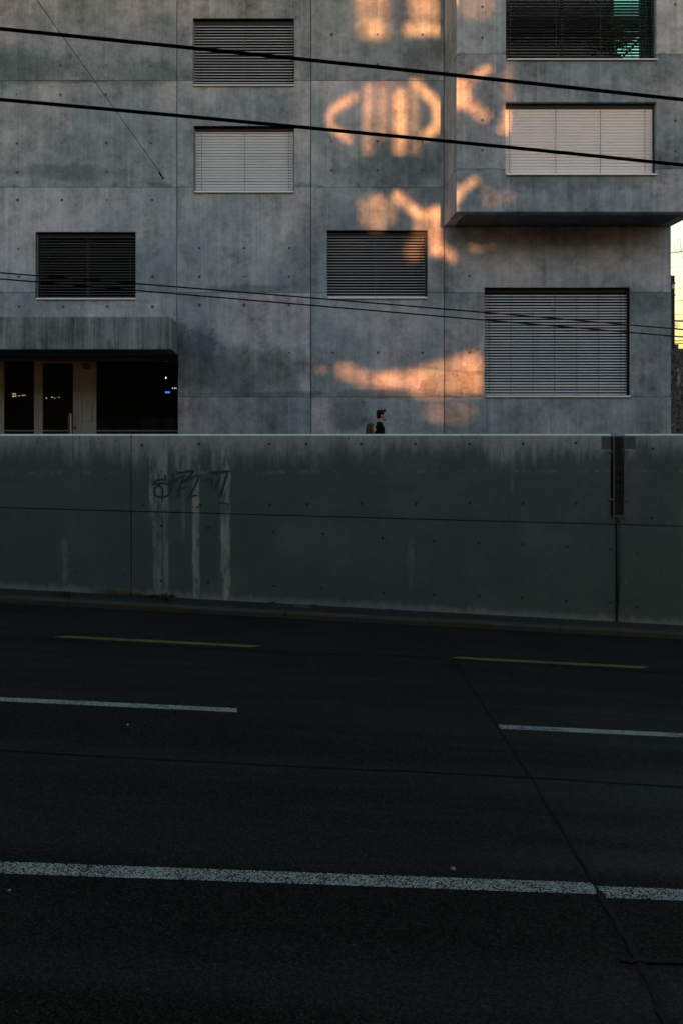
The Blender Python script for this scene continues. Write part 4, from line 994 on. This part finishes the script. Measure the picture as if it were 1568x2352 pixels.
# ---------------------------------------------------------------- perforated screen wall across the road: added out of view, its openings shape the sun into facade patches
YS = -14.0
def dseg(p, a, b):
    ax, ay, bx, by = *a, *b; dx, dy = bx-ax, by-ay; t = max(0, min(1, ((p[0]-ax)*dx+(p[1]-ay)*dy)/(dx*dx+dy*dy+1e-9)))
    return math.hypot(p[0]-ax-t*dx, p[1]-ay-t*dy)
def sm(e0, e1, x):
    t = max(0, min(1, (x-e0)/(e1-e0))); return t*t*(3-2*t)
from mathutils import noise as mnoise
# where sunlight falls on the facade: soft strokes, panes and ovals in units of 1/1.78 display pixel, origin at the third bay
LINES = [([(225,395),(150,435),(124,470),(122,500),(145,535),(200,570)], 15, .62), ([(470,338),(520,385),(558,430),(568,480),(556,522),(515,552)], 17, 1.0),
         ([(770,280),(705,320),(668,350)], 15, .65), ([(690,425),(752,470)], 24, .6), ([(400,800),(450,850),(500,880),(570,872)], 18, 1.0), ([(560,1000),(622,1052)], 20, .6),
         ([(716,738),(664,772),(646,815)], 14, .85), ([(330,1562),(440,1555),(590,1512),(712,1475)], 34, .55), ([(60,1514),(100,1516)], 6, .35), ([(180,1520),(250,1555)], 34, .36)]
BOXES = [(232,362,-120,160,.38,26), (262,350,70,155,.7,26), (448,575,-120,135,.55,18), (428,575,92,142,1.0,16), (660,790,-40,80,.15,26), (260,298,345,645,.33,12), (316,362,330,560,.28,14), (384,430,370,632,1.0,14), (442,488,335,632,.32,14), (300,500,330,600,.07,30),
         (640,694,322,440,1.0,16), (835,870,270,410,.24,10), (812,842,500,585,.28,12), (838,862,440,530,.7,8), (470,575,885,990,.42,20), (538,574,850,1042,.9,14), (590,742,1482,1612,.66,18), (442,592,1545,1622,.4,22), (602,712,1640,1775,.08,24), (236,296,812,925,.26,20), (288,345,798,945,.46,18), (345,392,806,920,.26,18)]
OVALS = [(470,1015,45,60,.4), (800,800,100,64,.07), (735,1020,80,55,.03), (550,1690,75,85,.09), (400,1600,90,40,.1)]
def light_at(x, y):
    x, y = (x-689)/.5606, y/.5606
    if not 20 < x < 920: return 0.0
    v = 0.0
    for pts, w, i in LINES:
        d = min(dseg((x, y), a, b) for a, b in zip(pts, pts[1:])); v = max(v, i*(1-sm(w*.25, w*1.7, d)))
    for x0, x1, y0, y1, i, s in BOXES:
        if x0-s < x < x1+s and y0-s < y < y1+s:
            v = max(v, i*sm(x0-s, x0+s, x)*(1-sm(x1-s, x1+s, x))*sm(y0-s, y0+s, y)*(1-sm(y1-s, y1+s, y)))
    for cx, cy, rx, ry, i in OVALS:
        v = max(v, i*(1-sm(.25, 1.15, math.hypot((x-cx)/rx, (y-cy)/ry))))
    n = mnoise.noise((x*.022, y*.006, 1.7)); n2 = mnoise.noise((x*.006, y*.045, 4.1)); n3 = mnoise.noise((x*.015, y*.015, 8.3))
    return max(0, min(1, v*(.86+.42*n+.30*n2+.22*n3)))
CELL = 0.04
def target(Xs, Zs):
    k = (DB-YS)/SUN_DIR.y; xb, zb = Xs+SUN_DIR.x*k, Zs+SUN_DIR.z*k
    if zb > BAYZ and xb > BAYX0: return CX+xb*F/DB, HY-(zb-ZC)*F/DB
    k = (DF-YS)/SUN_DIR.y; xw, zw = Xs+SUN_DIR.x*k, Zs+SUN_DIR.z*k
    return CX+xw*F/DF, HY-(zw-ZC)*F/DF
def inv(x, y):
    p = P(x, y, DF); k = (DF-YS)/SUN_DIR.y; return p.x-SUN_DIR.x*k, p.z-SUN_DIR.z*k
sx0, sz0 = inv(690, 985); sx1, sz1 = inv(1240, -90)
nx, nz = int((sx1-sx0)/CELL), int((sz1-sz0)/CELL); sx1 = sx0+nx*CELL; sz1 = sz0+nz*CELL
val = [[light_at(*target(sx0+(i+.5)*CELL, sz0+(j+.5)*CELL)) for i in range(nx)] for j in range(nz)]
bm = bmesh.new(); V = {}
def gv(i, j):
    if (i, j) not in V: V[i, j] = bm.verts.new((sx0+i*CELL, YS, sz0+j*CELL))
    return V[i, j]
for j in range(nz):
    for i in range(nx):
        o_ = 1 if val[j][i] > .5 else 0; e = val[j][i]-o_
        if i+1 < nx: val[j][i+1] += e*7/16
        if j+1 < nz:
            if i > 0: val[j+1][i-1] += e*3/16
            val[j+1][i] += e*5/16
            if i+1 < nx: val[j+1][i+1] += e/16
        if not o_: bm.faces.new((gv(i, j), gv(i+1, j), gv(i+1, j+1), gv(i, j+1)))
scr = empty('gobo_wall', (sx0, YS, -2.0), 'unseen added sun-shaping screen wall across the road', 'gobo')
M['gobo'] = plain('dark_gobo_sheet', (0.03, 0.032, 0.034), 0.8)
from_bm('gobo_sheet', bm, M['gobo'], scr)
SW0, SW1, SZ1 = -30.0, 32.0, sz1+2.5
for lo, hi in (((SW0, -2.0), (sx0, SZ1)), ((sx1, -2.0), (SW1, SZ1)), ((sx0, -2.0), (sx1, sz0)), ((sx0, sz1), (sx1, SZ1))):
    box('gobo_border', (lo[0], YS-.01, lo[1]), (hi[0], YS+.01, hi[1]), M['gobo'], scr)

# overpass that shades the road: unseen slab on columns, added above the eye to darken it
ov = empty('blocker', (0, 4, -1.0), 'unseen added overpass above the road, shading it', 'light blocker')
for k in range(-5, 5): box('blocker_slab', (k*12+.01, -8.0, ZC+7.5), (k*12+11.99, 6.5, ZC+7.9), M['soffit'], ov)
for xk in (-36, 36):
    for yk in (-3.0, ): tube('column', [(xk, yk, -3.0), (xk, yk, ZC+7.5)], .5, M['canopy'], ov, 16)
